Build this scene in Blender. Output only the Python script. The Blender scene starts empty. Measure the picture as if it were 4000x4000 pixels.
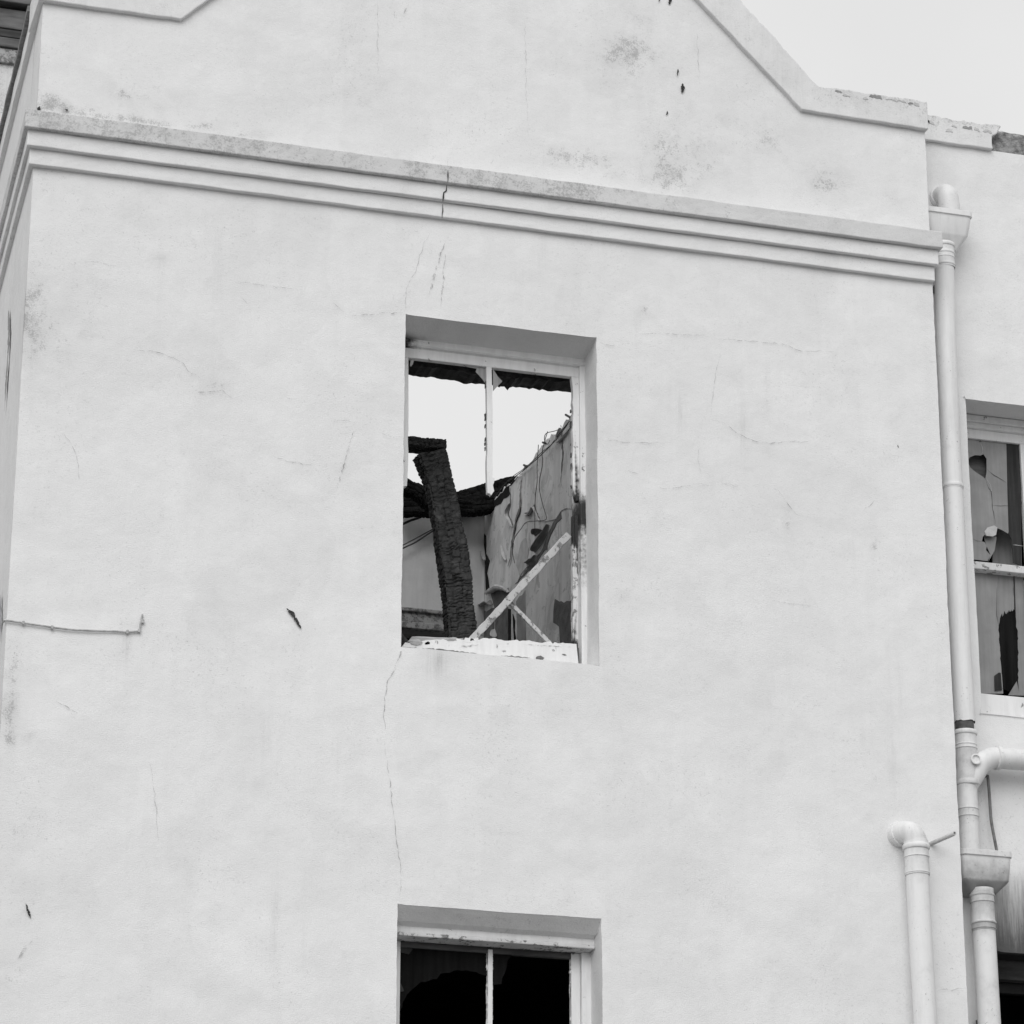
import bpy, bmesh, math, random
import numpy as np
from mathutils import Vector, Matrix, noise as mnoise

# ------------------------------------------------------------------ camera, sky, sun, exposure
scene = bpy.context.scene
COL = scene.collection
PITCH, YAW, ROLL = math.radians(21.082), math.radians(16.317), math.radians(0.056)
cam_data = bpy.data.cameras.new('camera')
cam_data.lens = 36.0 * 12915 / 4000
cam_data.sensor_width = 36.0
cam_data.clip_end = 2000
cam = bpy.data.objects.new('camera', cam_data)
COL.objects.link(cam)
cam.location = (0, -15, 1.6)
fw = Vector((math.sin(YAW) * math.cos(PITCH), math.cos(YAW) * math.cos(PITCH), math.sin(PITCH)))
rt = Vector((math.cos(YAW), -math.sin(YAW), 0))
up = rt.cross(fw)
rt2 = rt * math.cos(ROLL) + up * math.sin(ROLL)
up2 = up * math.cos(ROLL) - rt * math.sin(ROLL)
cam.rotation_euler = Matrix((rt2, up2, -fw)).transposed().to_euler()
scene.camera = cam

SUN_DIR = Vector((-0.45, -1.0, 0.78)).normalized()          # towards the veiled sun
world = bpy.data.worlds.new('World')
scene.world = world
world.use_nodes = True
wn, wl = world.node_tree.nodes, world.node_tree.links
wn.clear()
sky = wn.new('ShaderNodeTexSky')
sky.sky_type = 'NISHITA'
sky.sun_disc = False
sky.sun_elevation = math.asin(SUN_DIR.z)
sky.sun_rotation = math.atan2(SUN_DIR.x, SUN_DIR.y)
sky.dust_density = 6
bw = wn.new('ShaderNodeRGBToBW')
wl.new(sky.outputs[0], bw.inputs[0])
tc = wn.new('ShaderNodeTexCoord')
cl = wn.new('ShaderNodeTexNoise')
cl.inputs['Scale'].default_value = 5.0
cl.inputs['Detail'].default_value = 5
wl.new(tc.outputs['Generated'], cl.inputs['Vector'])
mr = wn.new('ShaderNodeMapRange')
mr.inputs[1].default_value, mr.inputs[2].default_value = 0.3, 0.7
mr.inputs[3].default_value, mr.inputs[4].default_value = 7.55, 8.45
wl.new(cl.outputs[0], mr.inputs[0])
mixw = wn.new('ShaderNodeMix')                              # a closed grey cloud layer over the clear sky
mixw.data_type = 'FLOAT'
mixw.inputs[0].default_value = 0.94
wl.new(bw.outputs[0], mixw.inputs[2])
wl.new(mr.outputs[0], mixw.inputs[3])
bg = wn.new('ShaderNodeBackground')
bg.inputs['Strength'].default_value = 0.1
wl.new(mixw.outputs[0], bg.inputs['Color'])
wo = wn.new('ShaderNodeOutputWorld')
wl.new(bg.outputs[0], wo.inputs[0])

sun_data = bpy.data.lights.new('sun', 'SUN')
sun_data.energy = 1.5
sun_data.angle = math.radians(50)
sun_data.color = (1, 1, 1)
sun = bpy.data.objects.new('sun', sun_data)
COL.objects.link(sun)
sun.location = SUN_DIR * 40
sun.rotation_euler = SUN_DIR.to_track_quat('Z', 'Y').to_euler()

scene.view_settings.view_transform = 'Standard'
scene.view_settings.look = 'None'
scene.view_settings.exposure = 0.04
scene.view_settings.gamma = 1.0

# ------------------------------------------------------------------ node helpers and materials
class NT:
    def __init__(s, name):
        s.m = bpy.data.materials.new(name)
        s.m.use_nodes = True
        s.t = s.m.node_tree
        s.t.nodes.clear()
        s.out = s.t.nodes.new('ShaderNodeOutputMaterial')
        s.co = s.t.nodes.new('ShaderNodeTexCoord').outputs['Object']
    def set(s, sock, v):
        if isinstance(v, bpy.types.NodeSocket): s.t.links.new(v, sock)
        else: sock.default_value = v
    def math(s, op, a, b=0.0, c=None, clamp=False):
        n = s.t.nodes.new('ShaderNodeMath'); n.operation = op; n.use_clamp = clamp
        s.set(n.inputs[0], a); s.set(n.inputs[1], b)
        if c is not None: s.set(n.inputs[2], c)
        return n.outputs[0]
    def noise(s, scale, detail=4, rough=.55, stretch=None, offset=0, dist=0.0):
        n = s.t.nodes.new('ShaderNodeTexNoise')
        n.inputs['Scale'].default_value = scale; n.inputs['Detail'].default_value = detail
        n.inputs['Roughness'].default_value = rough; n.inputs['Distortion'].default_value = dist
        mp = s.t.nodes.new('ShaderNodeMapping')
        mp.inputs['Scale'].default_value = stretch or (1, 1, 1)
        mp.inputs['Location'].default_value = (offset, offset * .7, offset * 1.3)
        s.t.links.new(s.co, mp.inputs[0]); s.t.links.new(mp.outputs[0], n.inputs['Vector'])
        return n.outputs[0]
    def voro(s, scale, stretch=None, feature='F1'):
        n = s.t.nodes.new('ShaderNodeTexVoronoi'); n.feature = feature
        n.inputs['Scale'].default_value = scale
        mp = s.t.nodes.new('ShaderNodeMapping'); mp.inputs['Scale'].default_value = stretch or (1, 1, 1)
        s.t.links.new(s.co, mp.inputs[0]); s.t.links.new(mp.outputs[0], n.inputs['Vector'])
        return n.outputs['Distance']
    def step(s, v, lo, hi, a=0.0, b=1.0):
        n = s.t.nodes.new('ShaderNodeMapRange'); n.interpolation_type = 'SMOOTHSTEP'
        s.set(n.inputs[0], v); s.set(n.inputs[1], lo); s.set(n.inputs[2], hi); s.set(n.inputs[3], a); s.set(n.inputs[4], b)
        return n.outputs[0]
    def attr(s, name):
        n = s.t.nodes.new('ShaderNodeAttribute'); n.attribute_name = name
        return n.outputs['Fac']
    def mix(s, f, a, b):
        n = s.t.nodes.new('ShaderNodeMix'); n.data_type = 'FLOAT'
        s.set(n.inputs[0], f); s.set(n.inputs[2], a); s.set(n.inputs[3], b)
        return n.outputs[0]
    def bump(s, h, strength, dist, normal=None):
        n = s.t.nodes.new('ShaderNodeBump')
        n.inputs['Strength'].default_value = strength; n.inputs['Distance'].default_value = dist
        s.t.links.new(h, n.inputs['Height'])
        if normal is not None: s.t.links.new(normal, n.inputs['Normal'])
        return n.outputs[0]
    def grey(s, v):
        n = s.t.nodes.new('ShaderNodeCombineColor')
        for i in range(3): s.set(n.inputs[i], v)
        return n.outputs[0]
    def done(s, val, rough=.9, normal=None, spec=.3, alpha=None, coat=0):
        b = s.t.nodes.new('ShaderNodeBsdfPrincipled')
        s.set(b.inputs['Base Color'], s.grey(val))
        s.set(b.inputs['Roughness'], rough)
        b.inputs['Specular IOR Level'].default_value = spec
        if normal is not None: s.t.links.new(normal, b.inputs['Normal'])
        if alpha is not None: s.set(b.inputs['Alpha'], alpha)
        s.t.links.new(b.outputs[0], s.out.inputs[0])
        return s.m

def plaster(name, base=.795, amount=1.0):
    t = NT(name)
    big = t.noise(.9, 4, .6); med = t.noise(6, 5, .6, offset=3); spk = t.noise(120, 5, .75, offset=7)
    spk2 = t.noise(28, 4, .65, offset=11); fine = t.noise(140, 3, .6, stretch=(.7, .7, 1.3), offset=5)
    strk = t.noise(9, 5, .65, stretch=(2.2, 2.2, .12), offset=17)
    strf = t.noise(40, 4, .7, stretch=(2, 2, .14), offset=27)
    brk = t.step(t.noise(11, 5, .7, offset=31), .34, .64, .62, 1.12)
    d = t.math('MULTIPLY', t.attr('dirt_shade'), brk); sk = t.attr('streak'); so = t.attr('soot')
    nn = t.step(t.math('ADD', t.math('MULTIPLY', spk, .6), t.math('MULTIPLY', spk2, .4)), .33, .67)
    dc = t.math('MINIMUM', d, .72)
    m1 = t.math('MULTIPLY', t.step(nn, t.math('SUBTRACT', 1.0, dc), t.math('SUBTRACT', 1.45, dc)), t.math('MULTIPLY', d, 2.2, clamp=True))
    haze = t.math('MULTIPLY', d, t.step(med, .3, .75), clamp=True)
    v2 = t.math('ADD', t.math('ADD', t.math('MULTIPLY', strk, .5), t.math('MULTIPLY', strf, .5)), t.math('MULTIPLY', sk, .40))
    m2 = t.math('MULTIPLY', t.step(v2, .42, 1.22), t.math('MULTIPLY', sk, 2.5, clamp=True))
    # sparse pin-prick dirt everywhere
    pin = t.step(t.noise(75, 4, .8, offset=23), .57, .68)
    pin = t.math('MULTIPLY', pin, t.math('ADD', .25, t.step(t.noise(2.2, 4, .6, offset=37), .42, .66)))
    val = t.math('MULTIPLY', t.math('ADD', .925, t.math('MULTIPLY', big, .13)), base)
    val = t.math('MULTIPLY', val, t.step(med, .25, .75, .965, 1.015))
    val = t.math('MULTIPLY', val, t.step(strk, .40, .75, 1.0, .982))
    pat = t.step(t.noise(1.7, 3, .5, offset=41, dist=.6), .50, .525)
    pat2 = t.step(t.noise(2.6, 3, .5, offset=53, dist=.8), .56, .59)
    val = t.math('MULTIPLY', val, t.math('SUBTRACT', 1.012, t.math('ADD', t.math('MULTIPLY', pat, .022), t.math('MULTIPLY', pat2, .018))))
    val = t.math('MULTIPLY', val, t.math('SUBTRACT', 1.0, t.math('MULTIPLY', haze, .36)))
    val = t.mix(t.math('MULTIPLY', m1, .36 * amount), val, .12)
    val = t.mix(t.math('MULTIPLY', m2, .92), val, .05)
    val = t.mix(t.math('MULTIPLY', pin, .26, clamp=True), val, .22)
    sv = t.math('MULTIPLY', t.step(t.math('ADD', so, t.math('MULTIPLY', t.math('SUBTRACT', med, .5), .5)), .15, .95), t.math('MULTIPLY', so, 3.0, clamp=True))
    val = t.mix(sv, val, .025)
    n0 = t.bump(t.noise(1.8, 3, .5, offset=19), .35, .05)
    n1 = t.bump(t.noise(7, 3, .5, offset=2), .3, .02, n0)
    n2 = t.bump(fine, .34, .006, n1)
    n3 = t.bump(t.noise(420, 2, .6), .3, .002, n2)
    return t.done(val, .93, n3, .15)

M = {}
M['plaster'] = plaster('weathered_white_plaster')
def simple(name, v, rough=.85, var=.12, scale=14, bump=.3, bdist=.004, spec=.3, bscale=90, stretch=None):
    t = NT(name)
    n = t.noise(scale, 5, .6, stretch=stretch); f = t.noise(bscale, 4, .6, stretch=stretch, offset=4)
    val = t.math('MULTIPLY', v, t.step(n, .25, .75, 1 - var, 1 + var))
    return t.done(val, rough, t.bump(f, bump, bdist), spec)
M['crack'] = simple('crack_grime', .13, .95, .5, 60)  # dark grime tone for cracks
def crackmat(name, v, lo, hi, mx):
    t = NT(name)
    n = t.noise(30, 5, .7)
    return t.done(v, .95, None, .1, t.math('MULTIPLY', t.step(n, lo, hi), mx))
M['crack'] = crackmat('hairline_crack', .13, .35, .62, .55)
M['scuff'] = crackmat('scuffed_plaster', .22, .42, .66, .6)
M['faint'] = crackmat('faint_crack', .22, .34, .62, .42)
M['chip'] = simple('broken_plaster_chip', .045, .95, .5, 40)
M['inner'] = None
def interior(plain=False):
    t = NT('plain_interior_paint' if plain else 'old_interior_paint')
    n = t.noise(3.5, 5, .6); f = t.noise(40, 4, .6, offset=3); st = t.noise(8, 5, .6, stretch=(1.5, 1.5, .15), offset=9)
    so = t.attr('soot')
    val = t.math('MULTIPLY', .72, t.step(n, .25, .75, .86, 1.1))
    val = t.math('MULTIPLY', val, t.step(st, .35, .75, 1.05, .86))
    if not plain: val = t.math('MULTIPLY', val, t.step(t.noise(4.5, 5, .6, offset=61, dist=1.2), .52, .545, 1.0, .84))
    if not plain: val = t.math('MULTIPLY', val, t.step(t.noise(9, 5, .65, offset=71, dist=.8), .60, .62, 1.0, .72))
    sv = t.math('MULTIPLY', t.step(t.math('ADD', so, t.math('MULTIPLY', t.math('SUBTRACT', n, .5), .5)), .1, .9), t.math('MULTIPLY', so, 3.0, clamp=True))
    val = t.mix(sv, val, .015)
    return t.done(val, .8, t.bump(f, .25, .004), .3)
M['inner'] = interior()
M['inner_plain'] = interior(True)
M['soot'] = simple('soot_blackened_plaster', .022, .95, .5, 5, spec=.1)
M['exposed'] = simple('exposed_dark_plaster', .15, .95, .3, 12, .5, .008)
M['exposed_light'] = simple('exposed_grey_plaster', .30, .95, .2, 9, .5, .006)
M['flake'] = simple('curled_paint', .52, .7, .15, 18)
def charmat():
    t = NT('charred_timber')
    n = t.noise(60, 5, .65); g = t.noise(16, 4, .6, offset=5)
    val = t.step(n, .3, .75, .010, .050)
    val = t.math('ADD', val, t.step(g, .50, .75, 0, .06))
    return t.done(val, t.step(n, .3, .7, .42, .75), t.bump(n, .6, .006), .45)
M['char'] = charmat()
M['char_black'] = simple('dead_black_char', .012, .95, .5, 20, spec=.08)
def paintwood(name, base=.78, chip=.62, soot=True):
    t = NT(name)
    n = t.noise(22, 5, .7); g = t.noise(14, 5, .6, stretch=(3, 3, 3), offset=8); st = t.noise(30, 4, .6, stretch=(1, 1, .15), offset=2)
    so = t.attr('soot')
    val = t.math('MULTIPLY', base, t.step(st, .3, .75, 1.02, .90))
    chipm = t.step(n, chip, chip + .05)
    val = t.mix(t.math('MULTIPLY', chipm, .85), val, t.step(g, .3, .7, .06, .22))
    sv = t.math('MULTIPLY', t.step(t.math('ADD', so, t.math('SUBTRACT', g, .5)), .2, .9), t.math('MULTIPLY', so, 3.0, clamp=True))
    val = t.mix(sv, val, .02)
    h = t.math('SUBTRACT', t.math('MULTIPLY', g, .3), chipm)
    return t.done(val, .55, t.bump(h, .5, .003), .4)
M['wood'] = paintwood('flaking_white_paint', .78, .64)
M['wood_bad'] = paintwood('badly_flaking_white_paint', .66, .54)
M['wood_worn'] = paintwood('worn_flaked_paint', .50, .54)
M['sillwood'] = paintwood('cracked_sill_paint', .78, .63)
M['wood_bare'] = simple('weathered_bare_timber', .42, .85, .35, 40, .5, .004, stretch=(.25, 2, 2))
M['boards'] = simple('dark_boards', .075, .85, .55, 9, .4, .005, stretch=(.3, 1, 2))
M['board_grey'] = simple('grey_stained_boards', .13, .85, .4, 12, .4, .005, stretch=(.3, 1, 2))
M['masonry'] = simple('rough_exposed_masonry', .24, .95, .55, 26, .9, .02, bscale=45)
M['board_peel'] = paintwood('peeling_board_paint', .38, .50)
def pvc(name, base=.78, grime=.0):
    t = NT(name)
    n = t.noise(10, 5, .65); sp = t.noise(70, 4, .7, offset=6); md = t.noise(5, 4, .6, offset=3)
    val = t.math('MULTIPLY', base, t.step(n, .25, .75, .96, 1.02))
    m = t.math('MULTIPLY', t.step(sp, .60, .72), t.step(md, .46, .62))
    vs = t.noise(26, 5, .7, stretch=(1, 1, .08), offset=15)
    val = t.math('MULTIPLY', val, t.step(vs, .45, .75, 1.0, .88))
    val = t.mix(t.math('MULTIPLY', m, .7), val, .10)
    d = t.attr('dirt_shade')
    val = t.mix(t.math('MULTIPLY', t.step(t.math('ADD', t.math('MULTIPLY', n, .7), t.math('MULTIPLY', d, .6)), .45, 1.0), .7), val, .09)
    return t.done(val, .55, t.bump(sp, .12, .002), .35)
M['pvc'] = pvc('painted_drainpipe')
M['pvc_dark'] = simple('bare_grey_pipe', .09, .6, .3, 30)
M['metal'] = simple('dull_metal', .16, .55, .4, 30)
M['cable'] = simple('painted_cable', .42, .7, .35, 30)
M['wire'] = simple('dark_wire', .05, .6, .3)
M['ground'] = simple('worn_concrete_ground', .19, .95, .25, .8, .5, .01)
def dirtyglass(name, v, streak, rough=.35, alpha=1.0):
    t = NT(name)
    st = t.noise(16, 5, .65, stretch=(2.5, 2.5, .12)); n = t.noise(4, 4, .6, offset=3)
    val = t.math('MULTIPLY', v, t.step(st, .3, .75, 1 - streak, 1 + streak))
    val = t.math('MULTIPLY', val, t.step(n, .3, .7, .85, 1.12))
    return t.done(val, rough, None, .5 if v > .1 else .04, alpha)
M['pane_light'] = dirtyglass('whitewashed_glass', .26, .09)
M['pane_mid'] = dirtyglass('dusty_glass', .22, .12)
M['pane_dark'] = dirtyglass('dark_glass', .045, .3, .6)
M['pane_black'] = dirtyglass('soot_black_glass', .010, .5, .8)
M['shard'] = dirtyglass('dirty_glass_shard', .30, .25, .25)
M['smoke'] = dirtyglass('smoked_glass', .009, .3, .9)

# ------------------------------------------------------------------ mesh helpers
def mk(name, verts, faces, mat, parent=None, smooth=False, bevel=0, seg=2, mats=None, midx=None, loc=None, fn=None, angle=40):
    """one mesh object; vertices are in metres in the place, shifted to the thing's own base"""
    base = Vector(loc) if loc is not None else (Vector(parent['_base']) if parent is not None else Vector((0, 0, 0)))
    me = bpy.data.meshes.new(name)
    me.from_pydata([tuple(Vector(v) - base) for v in verts], [], faces)
    for mm in (mats or [mat]): me.materials.append(mm)
    if midx is not None: me.polygons.foreach_set('material_index', midx)
    if smooth: me.polygons.foreach_set('use_smooth', [True] * len(me.polygons))
    if fn:
        for an, f in fn.items():
            a = me.attributes.new(an, 'FLOAT', 'POINT')
            a.data.foreach_set('value', [float(f(v)) for v in verts])
    if smooth: me.set_sharp_from_angle(angle=math.radians(32))
    me.update()
    o = bpy.data.objects.new(name, me)
    COL.objects.link(o)
    if parent is not None: o.parent = parent
    else: o.location = base
    o['_base'] = tuple(base)
    if bevel:
        b = o.modifiers.new('edge', 'BEVEL'); b.width = bevel; b.segments = seg; b.limit_method = 'ANGLE'
        b.angle_limit = math.radians(angle); b.harden_normals = False
    return o

def thing(name, loc, label, cat, group=None):
    o = bpy.data.objects.new(name, None)
    COL.objects.link(o); o.location = loc; o.empty_display_size = .1
    o['_base'] = tuple(loc); o['label'] = label; o['category'] = cat
    if group: o['group'] = group
    return o
def tag(o, label, cat, group=None):
    o['label'] = label; o['category'] = cat
    if group: o['group'] = group
    return o

def box(x0, x1, y0, y1, z0, z1):
    v = [(x, y, z) for z in (z0, z1) for y in (y0, y1) for x in (x0, x1)]
    return v, [(0, 2, 3, 1), (4, 5, 7, 6), (0, 1, 5, 4), (2, 6, 7, 3), (0, 4, 6, 2), (1, 3, 7, 5)]
def area(p):
    return sum(p[i][0] * p[(i + 1) % len(p)][1] - p[(i + 1) % len(p)][0] * p[i][1] for i in range(len(p)))
def prism(pts, a, b, axis='y'):
    """outline in the x-z plane pushed along y, or in the y-z plane along x, or in x-y along z"""
    p = list(pts)
    if area(p) < 0: p.reverse()
    n = len(p)
    def put(q, w): return (q[0], w, q[1]) if axis == 'y' else ((w, q[0], q[1]) if axis == 'x' else (q[0], q[1], w))
    v = [put(q, a) for q in p] + [put(q, b) for q in p]
    f = [tuple(range(n)), tuple(range(2 * n - 1, n - 1, -1))]
    f += [(i + n, (i + 1) % n + n, (i + 1) % n, i) for i in range(n)]
    if axis == 'z': f = [tuple(reversed(q)) for q in f]
    if axis == 'x': f = [tuple(reversed(q)) for q in f]
    return v, f
def jag(pts, step, amp, seed, closed=False):
    r = random.Random(seed); out = []
    n = len(pts)
    for i in range(n if closed else n - 1):
        a, b = pts[i], pts[(i + 1) % n]
        L = math.hypot(b[0] - a[0], b[1] - a[1]); k = max(1, int(L / step))
        for j in range(k):
            s = j / k
            w = amp if (j or i) else 0
            out.append((a[0] + (b[0] - a[0]) * s + r.uniform(-w, w), a[1] + (b[1] - a[1]) * s + r.uniform(-w, w)))
    if not closed: out.append(pts[-1])
    return out
def catmull(pts, k=5):
    P = [Vector(p) for p in pts]; out = []
    for i in range(len(P) - 1):
        p0, p1, p2, p3 = P[max(i - 1, 0)], P[i], P[i + 1], P[min(i + 2, len(P) - 1)]
        for j in range(k):
            t = j / k
            out.append(.5 * ((2 * p1) + (p2 - p0) * t + (2 * p0 - 5 * p1 + 4 * p2 - p3) * t * t + (3 * p1 - p0 - 3 * p2 + p3) * t ** 3))
    out.append(P[-1])
    return out
def tube(path, rad, seg=16, caps=True):
    P = [Vector(p) for p in path]; n = len(P)
    R = rad if isinstance(rad, (list, tuple)) else [rad] * n
    T = [(P[min(i + 1, n - 1)] - P[max(i - 1, 0)]).normalized() for i in range(n)]
    ref = Vector((0, 1, 0)) if abs(T[0].y) < .9 else Vector((1, 0, 0))
    u = T[0].cross(ref).normalized(); v = []; f = []
    for i in range(n):
        if i:
            q = T[i - 1].rotation_difference(T[i]); u = (q @ u).normalized()
        w = T[i].cross(u)
        for s in range(seg):
            a = 2 * math.pi * s / seg
            v.append(tuple(P[i] + (u * math.cos(a) + w * math.sin(a)) * R[i]))
    for i in range(n - 1):
        for s in range(seg):
            f.append((i * seg + s, i * seg + (s + 1) % seg, (i + 1) * seg + (s + 1) % seg, (i + 1) * seg + s))
    if caps:
        f.append(tuple(range(seg - 1, -1, -1))); f.append(tuple((n - 1) * seg + s for s in range(seg)))
    return v, f
def lathe(prof, cx, cy, seg=32):
    """prof of (radius, z) turned about an upright axis"""
    v = []; f = []
    for r, z in prof:
        for s in range(seg):
            a = 2 * math.pi * s / seg
            v.append((cx + r * math.cos(a), cy + r * math.sin(a), z))
    for i in range(len(prof) - 1):
        for s in range(seg):
            f.append((i * seg + s, (i + 1) * seg + s, (i + 1) * seg + (s + 1) % seg, i * seg + (s + 1) % seg))
    return v, f
def add(A, B):
    k = len(A[0]); return A[0] + B[0], A[1] + [tuple(i + k for i in q) for q in B[1]]
def ribbon(pts, w, y, seed=0, wob=.004, taper=True, plane='y', step=.02):
    """thin mark lying on a wall plane"""
    P = jag(pts, step, wob, seed) if wob else pts
    v = []; f = []; n = len(P); r = random.Random(seed + 99)
    for i, p in enumerate(P):
        a, b = P[max(i - 1, 0)], P[min(i + 1, n - 1)]
        dx, dz = b[0] - a[0], b[1] - a[1]; L = math.hypot(dx, dz) or 1
        e = min(1, .25 + 3 * min(i, n - 1 - i) / n) if taper else 1
        h = w * .5 * e * r.uniform(.45, 1.5)
        for s in (-1, 1):
            q = (p[0] - dz / L * h * s, p[1] + dx / L * h * s)
            v.append((q[0], y, q[1]) if plane == 'y' else (y, q[0], q[1]))
    for i in range(n - 1): f.append((2 * i, 2 * i + 2, 2 * i + 3, 2 * i + 1) if plane == 'x' else (2 * i, 2 * i + 1, 2 * i + 3, 2 * i + 2))
    return v, f
def holed(outer, holes, y0, y1):
    """flat sheet in the x-z plane with holes, as a thin solid"""
    bm = bmesh.new(); es = []
    for loop in [outer] + holes:
        vs = [bm.verts.new((p[0], y0, p[1])) for p in loop]
        es += [bm.edges.new((vs[i], vs[(i + 1) % len(vs)])) for i in range(len(vs))]
    bmesh.ops.triangle_fill(bm, use_beauty=True, edges=es)
    r = bmesh.ops.extrude_face_region(bm, geom=list(bm.faces))
    for e in r['geom']:
        if isinstance(e, bmesh.types.BMVert): e.co.y = y1
    bmesh.ops.recalc_face_normals(bm, faces=bm.faces)
    bm.verts.index_update()
    v = [tuple(q.co) for q in bm.verts]; f = [tuple(q.index for q in p.verts) for p in bm.faces]
    bm.free()
    return v, f
def rows(*spans):
    out = []
    for a, b, s in spans:
        k = max(1, round((b - a) / s)); out += [a + (b - a) * i / k for i in range(k)]
    out.append(spans[-1][1])
    return out

# ------------------------------------------------------------------ where the dirt sits on the outside plaster (metres on the front)
DIRT = []
def SC(k, L): return [(a, b, c, d, e * k) for a, b, c, d, e in L]
DIRT += [(1.94,9.60,0.067,0.044,0.95),(1.89,9.55,0.030,0.022,0.90),(2.03,9.56,0.022,0.019,0.80),(2.11,9.56,0.118,0.026,0.60),(2.30,9.69,0.060,0.033,0.50),(2.28,9.55,0.104,0.022,0.70),(2.47,9.55,0.097,0.019,0.60),(2.60,9.69,0.224,0.067,0.22),(2.71,9.56,0.149,0.022,0.50),(2.92,9.56,0.194,0.026,0.50),(1.88,10.09,0.019,0.083,0.50),(1.88,9.74,0.019,0.119,0.35)]
DIRT += [(5.06,10.35,0.129,0.082,0.62),(5.13,10.57,0.130,0.189,0.38),(4.97,10.36,0.070,0.070,0.50),(5.12,10.13,0.257,0.175,0.30),(5.18,9.80,0.116,0.116,0.36),(4.62,9.66,0.149,0.052,0.62),(4.83,9.67,0.115,0.046,0.62),(4.27,9.64,0.080,0.034,0.50),(3.88,9.65,0.062,0.034,0.55),(5.14,9.62,0.196,0.069,0.45),(3.49,10.22,0.126,0.195,0.32),(5.47,9.71,0.041,0.026,0.60),(3.52,9.89,0.182,0.136,0.25),(3.69,9.52,0.225,0.045,0.35),(4.39,9.91,0.345,0.138,0.15),(4.30,9.45,0.181,0.034,0.40)]
DIRT += [(5.89,9.91,0.165,0.121,0.30),(6.20,9.78,0.143,0.121,0.36),(5.48,9.71,0.033,0.022,0.70),(6.56,9.71,0.078,0.061,0.40),(6.14,9.71,0.066,0.044,0.45),(5.85,10.01,0.088,0.099,0.28),(5.31,9.71,0.097,0.173,0.35),(6.69,9.91,0.045,0.178,0.25),(6.31,9.54,0.219,0.033,0.30)]
DIRT += SC(.8, [(1.92,8.43,0.069,0.253,0.50),(2.04,8.23,0.149,0.195,0.42),(2.02,7.33,0.179,0.135,0.32),(1.92,6.58,0.055,0.077,0.70),(1.89,8.45,0.023,0.184,0.60),(2.18,8.34,0.029,0.023,0.50),(2.34,8.27,0.092,0.069,0.25),(2.24,7.13,0.067,0.067,0.30),(2.29,6.92,0.028,0.022,0.50),(1.96,7.92,0.091,0.068,0.25),(2.47,8.41,0.046,0.035,0.35),(2.41,7.34,0.068,0.045,0.30)])
DIRT += [(1.91,6.29,0.045,0.205,0.80),(2.02,6.22,0.027,0.018,0.60),(2.00,5.79,0.106,0.071,0.32),(2.28,6.00,0.036,0.036,0.35),(2.32,5.47,0.088,0.141,0.28),(2.77,5.71,0.080,0.107,0.28),(2.18,5.52,0.088,0.106,0.22),(1.99,5.12,0.079,0.105,0.28),(2.47,5.70,0.018,0.035,0.50),(2.21,6.30,0.011,0.045,0.50)]
DIRT += [(4.03,6.81,0.028,0.050,0.60),(4.03,6.68,0.042,0.028,0.45),(4.34,6.54,0.035,0.028,0.50),(4.67,6.76,0.029,0.029,0.40),(4.31,6.84,0.043,0.014,0.50),(4.37,6.54,0.043,0.057,0.25),(4.10,6.67,0.028,0.021,0.40),(4.98,7.25,0.029,0.044,0.35)]
DIRT += [(5.14,7.98,0.073,0.052,0.35),(5.77,8.13,0.021,0.053,0.55),(5.89,7.76,0.026,0.063,0.50),(5.12,8.83,0.053,0.042,0.40),(6.37,7.65,0.019,0.042,0.70),(4.90,7.42,0.061,0.025,0.40),(5.05,7.40,0.123,0.026,0.30),(4.96,7.23,0.051,0.030,0.40),(5.97,8.66,0.009,0.021,0.60),(6.03,8.02,0.126,0.063,0.20),(6.71,7.84,0.043,0.053,0.30),(6.34,8.05,0.032,0.127,0.20)]
DIRT += [(6.35,6.02,0.058,0.044,0.35),(6.40,6.24,0.044,0.029,0.25),(6.20,5.33,0.144,0.108,0.15),(6.57,6.01,0.044,0.029,0.30),(6.52,5.36,0.015,0.044,0.20)]
DIRT += [(2.54,8.79,0.050,0.037,0.25),(2.82,8.12,0.147,0.073,0.25),(2.17,8.34,0.031,0.024,0.40),(2.39,7.34,0.024,0.024,0.40),(2.92,6.99,0.119,0.143,0.25),(2.46,7.19,0.107,0.083,0.22),(2.77,8.38,0.074,0.074,0.20)]
WINGDIRT = [(6.80,10.20,0.064,0.032,0.60),(6.95,10.19,0.121,0.032,0.50),(6.84,9.92,0.112,0.128,0.35),(6.78,9.72,0.056,0.095,0.30),(7.08,9.95,0.201,0.121,0.18)]
_r = random.Random(77)
DIRT += [(_r.uniform(1.9, 6.7), _r.uniform(4.8, 10.1), _r.uniform(.05, .35), _r.uniform(.08, .4), _r.uniform(.05, .17)) for _ in range(80)]
STREAK = [(-1, 0, 1, 1, 0)]
STREAK += [(2.46,6.72,0.013,0.083,0.55),(2.52,6.74,0.010,0.083,0.50)]
STREAK += [(4.03,6.78,0.025,0.064,0.35),(4.34,6.82,0.009,0.029,0.40)]
STREAK += [(_r.uniform(1.9, 6.7), _r.uniform(4.8, 10.0), _r.uniform(.008, .03), _r.uniform(.08, .3), _r.uniform(.10, .24)) for _ in range(45)]
def field(blobs, pw=2.0):
    B = np.array(blobs)
    def f(v):
        e = ((v[0] - B[:, 0]) / B[:, 2]) ** 2 + ((v[2] - B[:, 1]) / B[:, 3]) ** 2
        return min(1.0, float((B[:, 4] * np.exp(-e * .8)).sum()))
    return f
dirt_front = field(DIRT)
streak_front = field(STREAK)
dirt_wing = field(WINGDIRT)

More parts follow.
